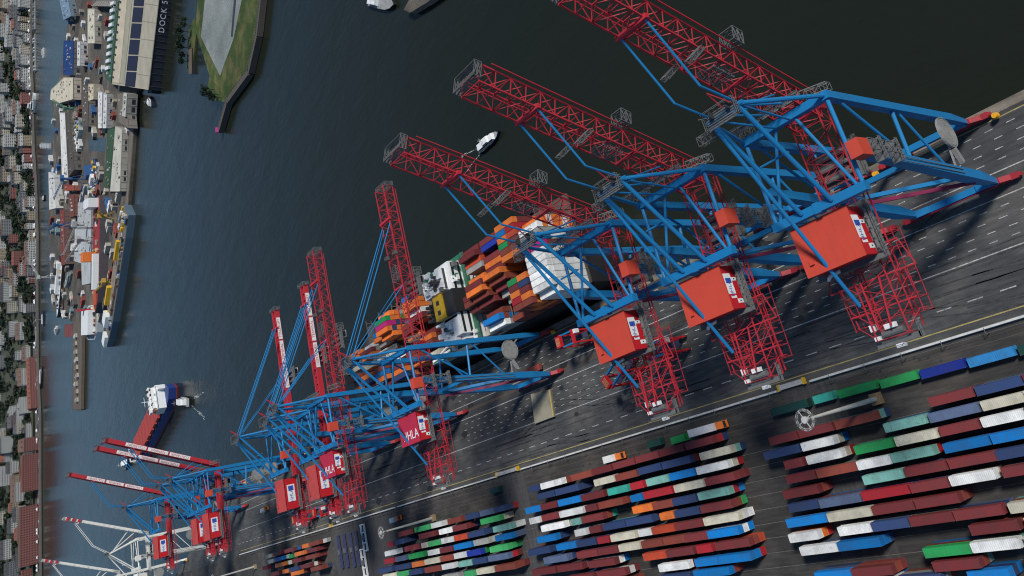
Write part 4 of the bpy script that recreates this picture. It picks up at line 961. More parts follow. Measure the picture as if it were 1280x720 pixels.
b = MB(); b.prism([(x*.95, y*.97) for x, y in pts], 11, 11.15); b.build('deck', mat('feeder deck', (.04, .07, .20), .7, .2, .2), r)
RH = mat('feeder hatch red', (.40, .055, .045), .65, .15, .1)
b = MB(); b.box(-wf+2.2, wf-2.2, -l*.86, l*.54, 11.15, 13.2); b.build('hatch_coaming', mat('coaming dark red', (.10, .02, .02), .7, .2, .2), r)
b = MB()
n = 8
for i in range(n):
    y = -l*.86+(l*1.40)*i/n; b.box(-wf+.9, wf-.9, y+.3, y+l*1.40/n-3.4, 13.2, 16.5)
b.build('hatch_cover', RH, r)
b = MB(); [b.box(-wf+1.5, wf-1.5, l*.625+k*1.9, l*.625+k*1.9+.7, 22, 22.9) for k in range(8)]; b.box(-wf+.6, wf-.6, l*.62, l*.80, 11.15, 22); b.box(-wf+2, wf-2, l*.64, l*.78, 22, 27); b.box(-wf-.3, wf+.3, l*.65, l*.73, 27, 29.5); b.box(-wf+3, -wf+7, l*.80, l*.86, 11.15, 20); dh = b.build('deckhouse', WHITE, r)
b = MB()
for k in range(26):
    x = R.uniform(-wf+2, wf-2); y = R.uniform(l*.63, l*.79); z = 29.5 if l*.65 < y < l*.73 else (27 if l*.64 < y < l*.78 else 22); a_, c_, h_ = R.uniform(.3, 1.1), R.uniform(.3, 1.4), R.uniform(.6, 2); b.cur = R.randrange(2); b.box(x-a_, x+a_, y-c_, y+c_, z, z+h_)
b.build('roof_gear', [GALV, DGREY], dh)['kind'] = 'stuff'
b = MB()
[b.box(-wf+2+k*3.2, -wf+3+k*3.2, l*.66, l*.77, 27, 27.06) for k in range(7)]
for z in (13.5, 16.3, 19.1): b.box(-wf+1.4, wf-1.4, l*.62-.08, l*.62-.02, z, z+1)
b.box(-wf+.4, wf-.4, l*.65-.08, l*.65-.02, 27.8, 29); [b.box(-wf+.5, -wf+.57, l*.63, l*.79, z, z+1) for z in (13.5, 16.3, 19.1)]; b.build('window_band', GLASS, dh)
b = MB(); b.tube((0, l*.68, 29.5), (0, l*.68, 38), .5, 8, .2); b.bar((-5, l*.68, 34), (5, l*.68, 34), .4); [b.bar((s*8, l*.60, 11), (s*8, l*.60, 21), .8) for s in (-1, 1)]; b.bar((-8, l*.60, 21), (8, l*.60, 21), .8); b.build('mast', WHITE, r)
b = MB(); [b.bar((s*9.6, -l*.92, 11), (s*9.6, -l*.92, 22), 1.2) for s in (-1, 1)]; b.bar((-9.6, -l*.92, 22), (9.6, -l*.92, 22), 1.2); b.build('stern_frame', WHITE, r)
# dolphin and barge at the top edge
pts = atp([(505, 12), (513, 16), (536, 2), (560, -16), (520, -14)], -2)
for s_ in (-1, 1):
    b = MB(); b.hexa([(s_*(wf-1.6)-1.2, l*.66, 22.2), (s_*(wf-1.6)+1.2, l*.66, 22.2), (s_*(wf-1.6)+1.2, l*.76, 22.2), (s_*(wf-1.6)-1.2, l*.76, 22.2)], [(s_*(wf-1.6)-.9, l*.665, 24.4), (s_*(wf-1.6)+.9, l*.665, 24.4), (s_*(wf-1.6)+.9, l*.755, 24.4), (s_*(wf-1.6)-.9, l*.755, 24.4)]); b.build('lifeboat', ORANGE, r)
r = empty('mooring_pier', (pts[0].x, pts[0].y, -6), 0, 'concrete pier head poking in at the top edge of the river', 'pier')
b = MB(); b.prism([(p.x-pts[0].x, p.y-pts[0].y) for p in pts], -1, 4); b.build('pier_body', CONC, r); b = MB(); b.prism([(p.x-pts[0].x, (p.y-pts[0].y)) for p in pts], 4, 4.3); b.build('pier_deck', DOCKG, r)
boat('work_boat', 'dark work boat at the top edge next to the pier head', at(463, 0, -6), at(497, 6, -6), 9, BLK, WHITE, 2, ((.1, .4, 2.4),))
#PART3
# ------------------------------------------------------------------ far shore: dock peninsula
DOCK_OUT = [(199, -60), (199, 0), (186, 95), (171, 114), (161, 250), (152, 335), (138, 380), (128, 400), (104, 404), (101, 513), (90, 513), (91, 404), (84, 398), (66, 388), (62, 330), (60, 270), (62, 235), (68, 150), (64, 128), (74, 100), (80, 60), (86, 20), (86, -60)]
sheet('dock_ground', [(p.x, p.y) for p in atp(DOCK_OUT, -2.5)], -2.5, DOCKG, thick=6)
sheet('dock_basin_water', [(p.x, p.y) for p in atp([(111, 173), (133, 172), (131, 190), (112, 188)], -2.45)], -2.45, WATER)
_rc = {}
def rmat(n, c, **k): return mat('roof '+n, c, k.pop('rough', .7), k.pop('dirt', .16), k.pop('scale', .06), **k)
WIN = mat('window dark', (.03, .035, .045), .25, .1, .5)
def wmat(n, c): return mat('wall '+n, c, .75, .14, .08)
def inpoly(x, y, P):
    c = False; n = len(P)
    for i in range(n):
        (x0, y0), (x1, y1) = P[i], P[(i+1) % n]
        if (y0 > y) != (y1 > y) and x < (x1-x0)*(y-y0)/(y1-y0)+x0: c = not c
    return c
def hall(name, label, px, zt, roof, wall, zb=-2.5, cat='building', group=None, win=False, floors=None, ridge=None, par=.5, strips=0, wb=4.5):
    pts = atp(px, zt); n = len(pts)
    if sum(pts[i].x*pts[(i+1) % n].y-pts[(i+1) % n].x*pts[i].y for i in range(n)) < 0: pts = pts[::-1]
    cx = sum(p.x for p in pts)/n; cy = sum(p.y for p in pts)/n
    r = empty(name, (cx, cy, zb), 0, label, cat, group)
    q = [(p.x-cx, p.y-cy) for p in pts]; h = zt-zb
    b = MB(); b.prism(q, 0, h-.3)
    for i in range(n):          # pilasters and a row of bay doors, part of the wall
        p = V((*q[i], 0)); e = V((*q[(i+1) % n], 0)); d = e-p; Lw = d.length
        if Lw < 8 or h < 4: continue
        d.normalize(); nn = V((d.y, -d.x, 0)); m = max(2, int(Lw/7))
        for k in range(m):
            c0 = p+d*(Lw*(k+.5)/m)+nn*.12; b.bar(c0, c0+V((0, 0, h-.5)), .5, .5)
            if len(wall_ := [wall, WIN]) and R.random() < .45:
                a0 = p+d*(Lw*(k+.62)/m)+nn*.05; a1 = p+d*(Lw*(k+1.3)/m)+nn*.05
                if k < m-1: b.cur = 1; b.quad(a0+V((0, 0, h*.15)), a1+V((0, 0, h*.15)), a1+V((0, 0, h*.5)), a0+V((0, 0, h*.5))); b.cur = 0
    b.build('wall', [wall, WIN], r)
    b = MB(); b.prism([(x*1.006, y*1.006) for x, y in q], h-.3, h)
    if par:
        for i in range(n): b.bar((*q[i], h+par/2), (*q[(i+1) % n], h+par/2), .5, par)
    if strips:          # roof seams
        for k in range(1, strips):
            t = k/strips; a = V((*q[0], h)).lerp(V((*q[1], h)), t); c = V((*q[3 % n], h)).lerp(V((*q[2 % n], h)), t); b.bar(a+V((0, 0, .12)), c+V((0, 0, .12)), .7, .3)
    ro = b.build('roof', roof, r)
    if cat == 'building' and name != 'dock_hall':
        b = MB(); x0, x1 = min(a[0] for a in q), max(a[0] for a in q); y0, y1 = min(a[1] for a in q), max(a[1] for a in q); k = 0
        for tr_ in range(400):
            if k > 7+(x1-x0)*(y1-y0)/1300: break
            x, y = R.uniform(x0, x1), R.uniform(y0, y1)
            if inpoly(x, y, q) and all(inpoly(x+dx_, y+dy_, q) for dx_ in (-3, 3) for dy_ in (-3, 3)):
                a_, c_ = R.uniform(.4, 1.6), R.uniform(.4, 2.6); b.cur = R.randrange(2); b.box(x-a_, x+a_, y-c_, y+c_, h, h+R.uniform(.5, 1.6)); k += 1
        if b.f: b.build('roof_vent', [mat('vent mid', (.22, .21, .19), .7, .2, .4), mat('vent pale', (.5, .5, .48), .7, .2, .4)], r)['kind'] = 'stuff'
    return r, q, h
CREAM = (.50, .46, .36); BEIGE = (.36, .33, .25)
# dock hall with lettering
r, q, h = hall('dock_hall', 'long beige roofed floating dock hall with black wall lettered DOCK 5', [(151, -12), (200, -12), (185.5, 112), (140, 105)], 7, rmat('beige', (.40, .37, .28)), mat('dock wall black', (.022, .024, .034), .6, .1, .1), zb=-6, win=False, par=.4)
def onroof(nm, px, z, m, hh, par=r, org=None):
    pts = atp(px, z); o = V(par.location); b = MB(); b.prism([(p.x-o.x, p.y-o.y) for p in pts], z-o.z, z-o.z+hh); return b.build(nm, m, par)
GL = mat('skylight blue-black', (.022, .028, .055), .75, .1, .2, spec=.1)
for k in range(6):
    y0 = -12+k*20.2; f = lambda y: -(y)*.107
    onroof('skylight', [(168+f(y0), y0+.8), (180.2+f(y0), y0+1.2), (180.2+f(y0+19), y0+19.6), (168+f(y0+19), y0+19.2)], 7.1, GL, .35)
onroof('roof_strip', [(151.5, -11), (160, -11), (149.5, 104), (141, 103)], 7.12, rmat('cream', (.56, .49, .36)), .4)
onroof('roof_strip', [(160.6, -11), (166.5, -11), (155, 105), (150, 104)], 7.12, rmat('khaki', (.36, .34, .25)), .3)
for k in range(5):
    onroof('roof_seam', [(181+0-(k*22+4)*.107, k*22+4), (198.5-(k*22+4)*.115, k*22+6.5), (198.5-(k*22+5)*.115, k*22+7.3), (181-(k*22+5)*.107, k*22+4.8)], 7.12, rmat('seam', (.28, .26, .2)), .1)
for k in range(12):
    y = -8+k*9.4; onroof('roof_vent', [(150.3-y*.1, y), (151.8-y*.1, y), (151.8-y*.1, y+2.0), (150.3-y*.1, y+2.0)], 7.55, mat('dock wall black', (.022, .024, .034)), 1.2)
# lettering on the wall towards the river
wa = at(199, 0, 7); wb_ = at(187, 100, 7); dx = (V((wa.x, wa.y, 0))-V((wb_.x, wb_.y, 0))).normalized(); nn = V((dx.y, -dx.x, 0))
if nn.y > 0: nn = -nn
for ch, py in (('D', 36.4), ('O', 27.6), ('C', 19.7), ('K', 11.8), ('5', 1.6)):
    p = at(199.7-py*.118, py, 6); p2 = at(199.7-py*.118+4.5, py, 1.5)
    c = V((p.x, p.y, 1.2))
    # put on the wall plane
    k = (c-V((wb_.x, wb_.y, 0))).dot(dx); c = V((wb_.x, wb_.y, 0))+dx*k+nn*.35; c.z = 1.0
    text_mesh(ch, 8.0, mat('letter white', (.80, .80, .80), .6, .05, 1), r, frame(dx, (0, 0, 1), c-V(r.location)), 'wall_letter', .05)
hall('dock_side_wall', 'black slim floating dock tower wall ending in the river below the lettered hall', [(190, 60), (196, 60), (190, 116), (185, 116)], 0, mat('dock wall black', (.022, .024, .034)), mat('dock wall black', (.022, .024, .034)), zb=-6, win=False, cat='dock wall')
boat('tugboat', 'small dark tug nosing at the corner of the lettered dock hall', at(187, 124, -6), at(193, 133, -6), 9, NAVYB, WHITE, 2.4, ((.3, .7, 2.6),), cat='tug')
# green buttress building
r2, q, h = hall('dock_workshop', 'long green roofed workshop with white buttress blocks left of the lettered dock hall', [(141, -10), (150, -10), (139, 104), (131.5, 96)], 6, rmat('green', (.035, .10, .055)), wmat('green', (.06, .12, .08)), win=False)
for k in range(11):
    y = -6+k*9; x = 143-y*.082; onroof('roof_block', [(x-2.2, y), (x+2.0, y-1.6), (x+1.6, y+2.4), (x-2.6, y+4.2)], 6.1, WHITE, 2.4, r2)
HALLS = [
 ('storage_shed', 'narrow cream shed with a long pitched roof near the upper dock yard', [(110, 11), (118, 11), (118.5, 54), (110, 54)], 6, (.60, .57, .46), (.3, .28, .24)),
 ('storage_shed', 'taupe flat shed roof across the top of the dock yard', [(122, 0), (144, 1), (146, 8), (114, 7)], 6, (.30, .27, .23), (.3, .28, .25)),
 ('boat_hall', 'deep blue flat roofed hall beside the narrow channel', [(80, 51), (92, 51), (91, 94), (79, 93)], 8, (.008, .045, .18), (.13, .12, .12)),
 ('octagon_hall', 'big cream eight-cornered hall roof at the channel edge', [(63, 124), (64, 112), (80, 97), (91, 97), (91, 124), (73, 129)], 9, (.62, .56, .42), (.42, .36, .30)),
 ('narrow_shed', 'thin white shed right of the deep blue roof', [(97, 52), (100, 52), (100, 82), (97, 82)], 8, (.66, .66, .64), (.4, .4, .4)),
 ('covered_dock', 'steel-blue ribbed covered dock at the top beside the channel', [(73, -8), (83, -8), (89, 20), (80, 25)], 8, (.17, .27, .38), (.12, .16, .20)),
 ('brown_hall', 'brown and cream roofed hall in the middle of the dock yard', [(103, 106), (111, 106), (110, 158), (103, 158)], 6, (.12, .10, .085), (.2, .18, .15)),
 ('cream_hall', 'cream roof strip beside the brown hall in the dock yard', [(111, 105), (117, 105), (117, 124), (111, 126)], 7, (.60, .53, .38), (.3, .28, .22)),
 ('white_shed', 'left one of two long white sheds in the dock yard centre', [(123, 115), (128, 115), (127.5, 160), (123, 160)], 5, (.68, .68, .66), (.3, .3, .3)),
 ('white_shed', 'right one of two long white sheds in the dock yard centre', [(130, 117), (134, 118), (133, 160), (129, 160)], 5, (.66, .66, .65), (.3, .3, .3)),
 ('white_spine_hall', 'very long white ridge roof with dark sides along the channel', [(75, 141), (81, 141), (85, 223), (78, 223)], 10, (.66, .66, .63), (.07, .065, .07)),
 ('dark_hall', 'dark brown roof slope beside the long white ridge roof', [(82, 141), (87, 143), (93, 212), (86, 221)], 8, (.085, .075, .065), (.1, .09, .08)),
 ('white_quay_shed', 'tall white shed on the channel quay below the white ridge roof', [(61, 215), (68, 220), (70, 260), (62, 262)], 8, (.60, .60, .57), (.5, .5, .48)),
 ('green_hall', 'long dark green roof beside the right dock quay', [(135, 162), (144, 158), (137, 235), (131, 235)], 5, (.05, .11, .06), (.25, .25, .22)),
 ('cream_quay_hall', 'long cream ribbed roof beside the dark green one on the right quay', [(144.6, 158), (153, 162), (150, 239), (138, 239)], 4.5, (.56, .54, .46), (.35, .33, .28)),
 ('grey_slip_cover', 'upper light grey slip cover roof in the lower dock yard', [(98, 253), (114, 253), (114, 284), (97, 284)], 9, (.42, .44, .44), (.3, .31, .31)),
 ('grey_slip_cover', 'large lower light grey slip cover roof in the lower dock yard', [(94, 286), (114, 286), (113, 354), (103, 356), (102, 329), (93, 326)], 9, (.45, .47, .47), (.3, .31, .31)),
 ('taupe_store', 'taupe pitched store between white sheds and right quay', [(147, 116), (157, 118), (161, 160), (149, 152)], 7, (.18, .155, .125), (.2, .18, .16)),
 ('pale_store', 'narrow pale roof strip beside the taupe store on the quay', [(155, 116), (159, 117), (157, 146), (153, 144)], 9, (.6, .58, .52), (.3, .28, .25)),
 ('red_store', 'orange-red low roof below the dark brown slope', [(80, 231), (93, 232), (93, 238), (80, 238)], 6, (.30, .06, .035), (.25, .1, .08)),
 ('small_white_house', 'small white block beside the grey slip covers on the channel side', [(89, 305), (96, 303), (96, 313), (88, 313)], 11, (.70, .70, .68), (.5, .5, .5)),
 ('dark_shed', 'long dark shed with red ends along the channel in the lower yard', [(75, 262), (80, 262), (82, 330), (77, 332)], 9, (.20, .05, .04), (.12, .08, .07)),
 ('brick_store', 'brick-coloured ribbed store beside the upper grey slip cover', [(86, 243), (93, 243), (93, 270), (87, 272)], 7, (.17, .06, .045), (.2, .08, .06)),
]
for nm, l, px, zt, rc, wc in HALLS:
    hall('dock_building' if 'hall' in nm else nm, l, px, zt, rmat(l[:24], rc), wmat(l[:24], wc), strips=9 if len(px) == 4 else 0)
# red pontoon, pier, quay walls
sheet('pier_deck', [(p.x, p.y) for p in atp([(92, 402), (103, 402), (101, 512), (91, 512)], -1.6)], -1.6, mat('pier timber', (.125, .10, .075), .8, .25, .15), thick=4)
sheet('quay_road', [(p.x, p.y) for p in atp([(164, 118), (170, 116), (160, 250), (154, 330), (150, 330), (158, 250)], -2.4)], -2.4, mat('quay road', (.17, .15, .125), .8, .25, .05))
for k in range(9):
    y = 420+k*10; q = at(97+R.uniform(-2, 2), y, -1)
    r = empty('pier_hut', (q.x, q.y, -1.6), R.uniform(-.2, .2), 'small hut on the long brown pier', 'hut', 'huts along the brown pier')
    b = MB(); b.box(-3, 3, -4, 4, 0, 3); b.build('wall', wmat('hut', (.4, .38, .34)), r); b = MB(); b.hexa([(-3.3, -4.3, 3), (3.3, -4.3, 3), (3.3, 4.3, 3), (-3.3, 4.3, 3)], [(-.3, -4.3, 4.4), (.3, -4.3, 4.4), (.3, 4.3, 4.4), (-.3, 4.3, 4.4)]); b.build('roof', rmat('hut %d' % (k % 3), [(.5, .5, .48), (.22, .16, .12), (.3, .3, .28)][k % 3]), r)
r, q, h = hall('pontoon', 'red chequered pontoon beside the brown pier', [(81, 406), (96, 405), (96, 421), (81, 421)], -3, mat('pontoon red', (.20, .055, .05), .7, .3, .15), BLK, zb=-6.5, win=False, cat='pontoon', strips=6)
def shipbox(name, label, bow, stern, wd, hullm, deckm, h, cat='ship', houses=(), z=-6):
    d = V((bow.x-stern.x, bow.y-stern.y, 0)); L = d.length; a = math.atan2(d.x, d.y); l = L/2; w2 = wd/2
    r = empty(name, ((bow.x+stern.x)/2, (bow.y+stern.y)/2, z), -a, label, cat)
    pts = [(-w2*.85, -l), (w2*.85, -l), (w2, -l*.7), (w2, l*.5), (w2*.6, l*.82), (0, l), (-w2*.6, l*.82), (-w2, l*.5), (-w2, -l*.7)]
    b = MB(); b.prism(pts, -.5, h); b.build('hull', hullm, r)
    b = MB(); b.prism([(x*.95, y*.98) for x, y in pts], h, h+.3); b.build('deck', deckm, r)
    b = MB(); cl = [WHITE, DGREY, mat('gear rust', (.22, .07, .04), .8, .3, .4), YEL, mat('gear grey', (.30, .31, .31), .7, .2, .4), mat('gear blue', (.04, .12, .30), .6, .2, .4)]
    for k in range(int(L*wd/(48 if name != 'docked_ship' else 140))):
        x = R.uniform(-.85, .85)*w2; y = R.uniform(-.95, .7)*l; a_, c_, h_ = R.uniform(.4, 2.2), R.uniform(.4, 4), R.uniform(.6, 3.2); b.cur = R.choice((0, 0, 1, 1, 2, 2, 3, 4, 4, 5)); b.box(x-a_, x+a_, y-c_, y+c_, h+.3, h+.3+h_)
    b.build('deck_gear', cl, r)['kind'] = 'stuff'
    for nm, m, x0, x1, f0, f1, z0, z1 in houses:
        b = MB(); b.box(x0*w2, x1*w2, -l+f0*L, -l+f1*L, h+z0, h+z1); b.build(nm, m, r)
    return r
RD = mat('ship red deck', (.30, .028, .028), .7, .2, .06); RO = mat('ship orange deck', (.46, .085, .03), .7, .25, .08)
shipbox('docked_ship', 'big ship with dark red deck and orange funnel block in the lower dock yard', at(119, 392, 8), at(121, 246, 8), 44, mat('dock ship hull', (.08, .07, .08), .6, .2, .1), RD, 14, houses=(('funnel', ORANGE, -.3, .5, .48, .56, 0, 16), ('deck_house', WHITE, -.9, -.55, .5, .8, 0, 7), ('forward_deck', RO, -.4, .5, .6, .93, .3, 1.2), ('bridge_house', WHITE, -.6, .95, .02, .10, 0, 12)))
shipbox('grey_warship', 'blue-grey ship with white bow block moored outside the right quay', at(134, 434, 0), at(160, 262, 0), 34, mat('naval blue grey', (.10, .15, .20), .55, .1, .06), mat('warship deck', (.16, .14, .115), .75, .3, .1), 8, houses=(('superstructure', mat('warship tan deck', (.25, .21, .16), .75, .25, .12), -.7, .5, .18, .72, .3, 3), ('yellow_gantry', YEL, -.5, -.2, .2, .33, 3, 7), ('white_house', WHITE, -.5, .4, .74, .82, 0, 7), ('bow_cover', WHITE, -.4, .4, .90, .975, 0, 4), ('deck_crane', YEL, 0, .3, .55, .68, 3, 8)))
shipbox('black_white_ship', 'black and white ship beside the grey slip cover, bow towards the pier', at(72, 397, 2), at(78, 320, 2), 22, BLK, WHITE, 9, houses=(('deck_house', WHITE, -.6, .6, .1, .6, .3, 6), ('funnel', DGREY, -.2, .2, .2, .3, 6, 10)))
shipbox('dark_barge', 'brown and dark barge beside the black and white ship', at(78, 399, -2), at(80, 352, -2), 16, BLK, mat('barge brown', (.12, .075, .055), .8, .3, .1), 5)
shipbox('white_ship', 'white superstructure ship with red mast at the base of the brown pier', at(120, 402, 4), at(106, 404, 4), 46, WHITE, mat('boat deck', (.3, .31, .3)), 8, houses=(('deck_house', WHITE, -.7, .7, .2, .8, 0, 9), ('mast', RED, -.8, -.7, .4, .5, 0, 18)))
shipbox('pale_hull', 'pale grey-green hull in the yard beside the dark brown roof', at(91, 182, 2), at(99, 154, 2), 30, mat('pale hull', (.38, .43, .41), .6, .15, .1), mat('pale deck', (.42, .45, .43), .7, .2, .1), 9)
shipbox('dock_dredger', 'dark blue work vessel crowded in the small dock basin', at(113, 205, 2), at(120, 236, 2), 40, NAVYB, mat('dredger deck', (.06, .10, .19), .7, .4, .12), 7, houses=(('deck_house', WHITE, -.4, .3, .3, .45, 0, 6), ('deck_crane', mat('dock crane blue', (.03, .10, .26), .5, .2, .2), -.1, .1, .5, .9, 0, 10)))
# slewing dock cranes
def dcrane(px, py, c, h, jib, az, label):
    p = at(px, py, -2.5); r = empty('dock_crane', (p.x, p.y, -2.5), az, label, 'dock crane', 'slewing cranes in the dock yard')
    m = mat('dock crane '+c, dict(blue=(.03, .08, .25), grey=(.33, .34, .33), yellow=(.42, .28, .05), green=(.10, .22, .14))[c], .5, .15, .3)
    b = MB(); [b.bar((sx*5, sy*5, 0), (sx*1.6, sy*1.6, h*.55), .6) for sx in (-1, 1) for sy in (-1, 1)]; b.tube((0, 0, h*.5), (0, 0, h*.8), 1.8, 10); b.build('tower', m, r)
    b = MB(); b.box(-3, 3, -5, 3, h*.8, h*.8+4.5); b.build('machinery_cab', m, r)
    b = MB(); b.truss((0, 3, h*.85), (0, jib, h*1.25), (1.0, 0, 0), (0, 0, .8), 10, .34, .18); b.bar((0, -2, h*.9+3), (0, 1, h*1.3), .6); b.bar((0, 1, h*1.3), (0, jib*.8, h*1.22), .3); b.build('jib', m, r)
for a in ((96, 281, 'blue', 34, 46, 2.6, 'dark blue dock crane between the two grey slip covers'), (122, 281, 'grey', 32, 40, 1.2, 'pale grey dock crane leaning over the red deck'), (74, 346, 'grey', 34, 44, -1.2, 'pale grey dock crane reaching across the lower slip cover'), (126, 300, 'grey', 30, 34, .6, 'pale grey dock crane beside the orange funnel block'),
          (108, 224, 'blue', 36, 44, 2.0, 'blue dock crane over the small dock basin'), (143, 270, 'yellow', 18, 24, 3.0, 'yellow dock crane on the right dock quay'),
          (106, 137, 'green', 30, 40, -.8, 'pale green dock crane near the brown hall'), (146, 352, 'yellow', 16, 20, .2, 'yellow dock crane near the blue-grey ship bow')): dcrane(*a)
# small clutter of sheds in the yard
CLR = [(.74, .74, .72), (.30, .27, .23), (.12, .11, .10), (.45, .40, .30), (.05, .15, .35), (.30, .07, .05), (.2, .3, .33), (.55, .52, .45)]
OCC = [h_[2] for h_ in HALLS]+[[(140, -12), (200, -12), (186, 114), (131, 105)], [(112, 246), (131, 246), (126, 392), (110, 392)], [(111, 173), (133, 172), (131, 190), (112, 188)]]
CN = ['white', 'taupe', 'black', 'sandy', 'blue', 'red', 'slate', 'ivory']
n = 0; tr = 0
while n < 190 and tr < 6000:
    tr += 1; x = R.uniform(66, 170); y = R.uniform(2, 396)
    if not inpoly(x, y, DOCK_OUT) or any(inpoly(x, y, o) for o in OCC) or not inpoly(x+3, y, DOCK_OUT): continue
    ci = R.choice((0, 0, 0, 1, 2, 3, 4, 5, 6, 7, 7)); p = at(x, y, -2.5); rr = empty('yard_shed', (p.x, p.y, -2.5), .45+R.choice((0, 1.57)), 'small %s shed or plant box between the dock halls' % CN[ci], 'shed', '%s boxes in the dock yard' % CN[ci])
    L = R.uniform(2.5, 10); W_ = R.uniform(1.8, 5); H_ = R.uniform(2.5, 6)
    b = MB(); b.box(-L, L, -W_, W_, 0, H_); b.build('wall', wmat('shed %d' % ci, tuple(c*.7 for c in CLR[ci])), rr)
    b = MB(); b.box(-L-.2, L+.2, -W_-.2, W_+.2, H_, H_+.3); b.box(-L*.5, L*.1, -W_*.4, W_*.4, H_+.3, H_+1.1); b.build('roof', rmat('shed %d' % ci, CLR[ci]), rr); n += 1
# coloured stacks along the right quay
for k in range(10):
    p = at(156.5-k*.5, 180+k*5.2, -2); c = ['turquoise', 'blue', 'redbrown', 'teal', 'maroon', 'white', 'blue', 'turquoise', 'cream', 'orange'][k]
    b = MB(); b.box(-3, 3, -7, 7, 0, 3.2); b.box(-2.6, 2.6, -6.5, 6.5, 3.2, 3.5); o = b.build('storage_crate', cm(c)); o.location = (p.x, p.y, -2.4); o.rotation_euler = (0, 0, -.35); tag(o, '%s storage crate in the line along the right dock quay' % cname(c), 'crate', '%s crates along the dock quay' % cname(c))

# grass triangle with paved yard, quay wall and trees
TRI = [(248, -40), (247, 0), (243, 38), (262, 95), (287, 128), (272, 164), (276, 165), (312, 92), (322, 48), (327, 0), (333, -40)]
sheet('spit_ground', [(p.x, p.y) for p in atp([(248, -40), (247, 0), (244, 38), (262, 95), (284, 127), (310, 88), (320, 45), (325, 0), (331, -40)], -3)], -3, GRASS, thick=4)
sheet('spit_paving', [(p.x, p.y) for p in atp([(257, -40), (256, 0), (251, 46), (275, 95), (292, 48), (302, 0), (308, -40)], -2.9)], -2.9, PAVE)
sheet('spit_track', [(p.x, p.y) for p in atp([(294, -20), (297, -20), (291, 46), (288.5, 46)], -2.88)], -2.88, DGREY)
P_ = [(331, -40), (326, 0), (321, 45), (311, 90), (284, 127), (273.5, 164)]
b = MB(); w3 = atp(P_, -1.6)
o0 = w3[0]
for i in range(len(w3)-1): b.bar(w3[i]-o0+V((0, 0, -1.5)), w3[i+1]-o0+V((0, 0, -1.5)), 5.5, 5)
rw = empty('spit_wall', o0, 0, 'long dark quay wall running along the grass spit to its tip', 'quay wall'); b.build('wall_body', mat('old quay wall', (.085, .075, .065), .85, .3, .15), rw)
b = MB()
for i in range(len(w3)-1):
    for t in range(14):
        p = w3[i].lerp(w3[i+1], t/14)-o0; b.tube(p+V((2.2, -1, -5)), p+V((2.2, -1, 1.6)), .35, 6)
b.build('fender_pile', DGREY, rw)
p = at(273, 163, -1); r = empty('beacon', (p.x, p.y, -5), 0, 'little white and magenta beacon at the tip of the spit wall', 'beacon')
b = MB(); b.tube((0, 0, 0), (0, 0, 6), .9, 8, .6); b.build('tower', WHITE, r); b = MB(); b.box(-2.5, 2.5, -1, 1, 4.4, 6.2); b.build('light_box', mat('magenta paint', (.45, .05, .25), .5, .1, .5), r)
LEAFM = []
def leafmat(n, c):
    m = mat('foliage '+n, c, .8, .3, .25, dark=tuple(k*.45 for k in c), spec=.15, vary=.2); return m
LEAFM = [leafmat('dark', (.020, .034, .023)), leafmat('mid', (.027, .042, .025)), leafmat('olive', (.036, .044, .027))]
def leaves(b, c, rx_, rz_, n, s):
    for i in range(n):
        d = V((R.gauss(0, 1), R.gauss(0, 1), R.gauss(0, 1))).normalized()*(R.random()**.4)
        p = c+V((d.x*rx_, d.y*rx_, d.z*rz_)); a = V((R.gauss(0, 1), R.gauss(0, 1), R.gauss(0, .6))).normalized(); t = a.cross(V((R.gauss(0, 1), R.gauss(0, 1), R.gauss(0, 1)))).normalized()
        k = s*R.uniform(.6, 1.3); b.quad(p-a*k, p-t*k*.7, p+a*k, p+t*k*.7)
BARK = mat('bark', (.06, .045, .03), .9, .2, 2)
def tree(px, py, h, label, group, z=-3):
    p = at(px, py, z); r = empty('tree', (p.x, p.y, z), R.uniform(0, 6), label, 'tree', group)
    b = MB(); b.tube((0, 0, 0), (0, 0, h*.5), h*.035, 7, h*.018)
    for k in range(5):
        t = R.uniform(0, 6.28); b.bar((0, 0, h*.3), (math.cos(t)*h*.22, math.sin(t)*h*.22, h*.62), h*.02)
    b.build('trunk', BARK, r)
    b = MB()
    for k in range(6):
        t = R.uniform(0, 6.28); q = R.uniform(.05, .26)*h; leaves(b, V((math.cos(t)*q, math.sin(t)*q, h*R.uniform(.45, .85))), h*.2, h*.16, 70, h*.05)
    b.build('crown', R.choice(LEAFM), r)
for px, py, h in ((240, 32, 13), (237, 40, 15), (238, 50, 14), (236, 60, 15), (237, 69, 13), (236, 77, 12), (238, 25, 10), (268, 112, 13), (272, 118, 14), (265, 117, 11), (276, 122, 10)):
    tree(px, py, h, 'leafy dark tree standing in the row on the bank of the grass spit' if px < 250 else 'leafy tree in the clump at the pointed end of the grass spit', 'trees on the left bank of the spit' if px < 250 else 'trees at the point of the spit', -4)
sheet('spit_bank', [(p.x, p.y) for p in atp([(242, 24), (236, 36), (233, 84), (240, 90), (243, 60), (246, 36)], -4.5)], -4.5, GRASS, thick=2)
sheet('spit_bank', [(p.x, p.y) for p in atp([(262, 96), (258, 114), (264, 125), (284, 128)], -4.6)], -4.6, GRASS, thick=2)
r, q, h = hall('jetty', 'dark timber jetty with posts beside the spit trees', [(236, 60), (240, 60), (240, 92), (236, 92)], -3.5, mat('pier timber', (.125, .10, .075)), BLK, zb=-6.5, win=False, cat='jetty')

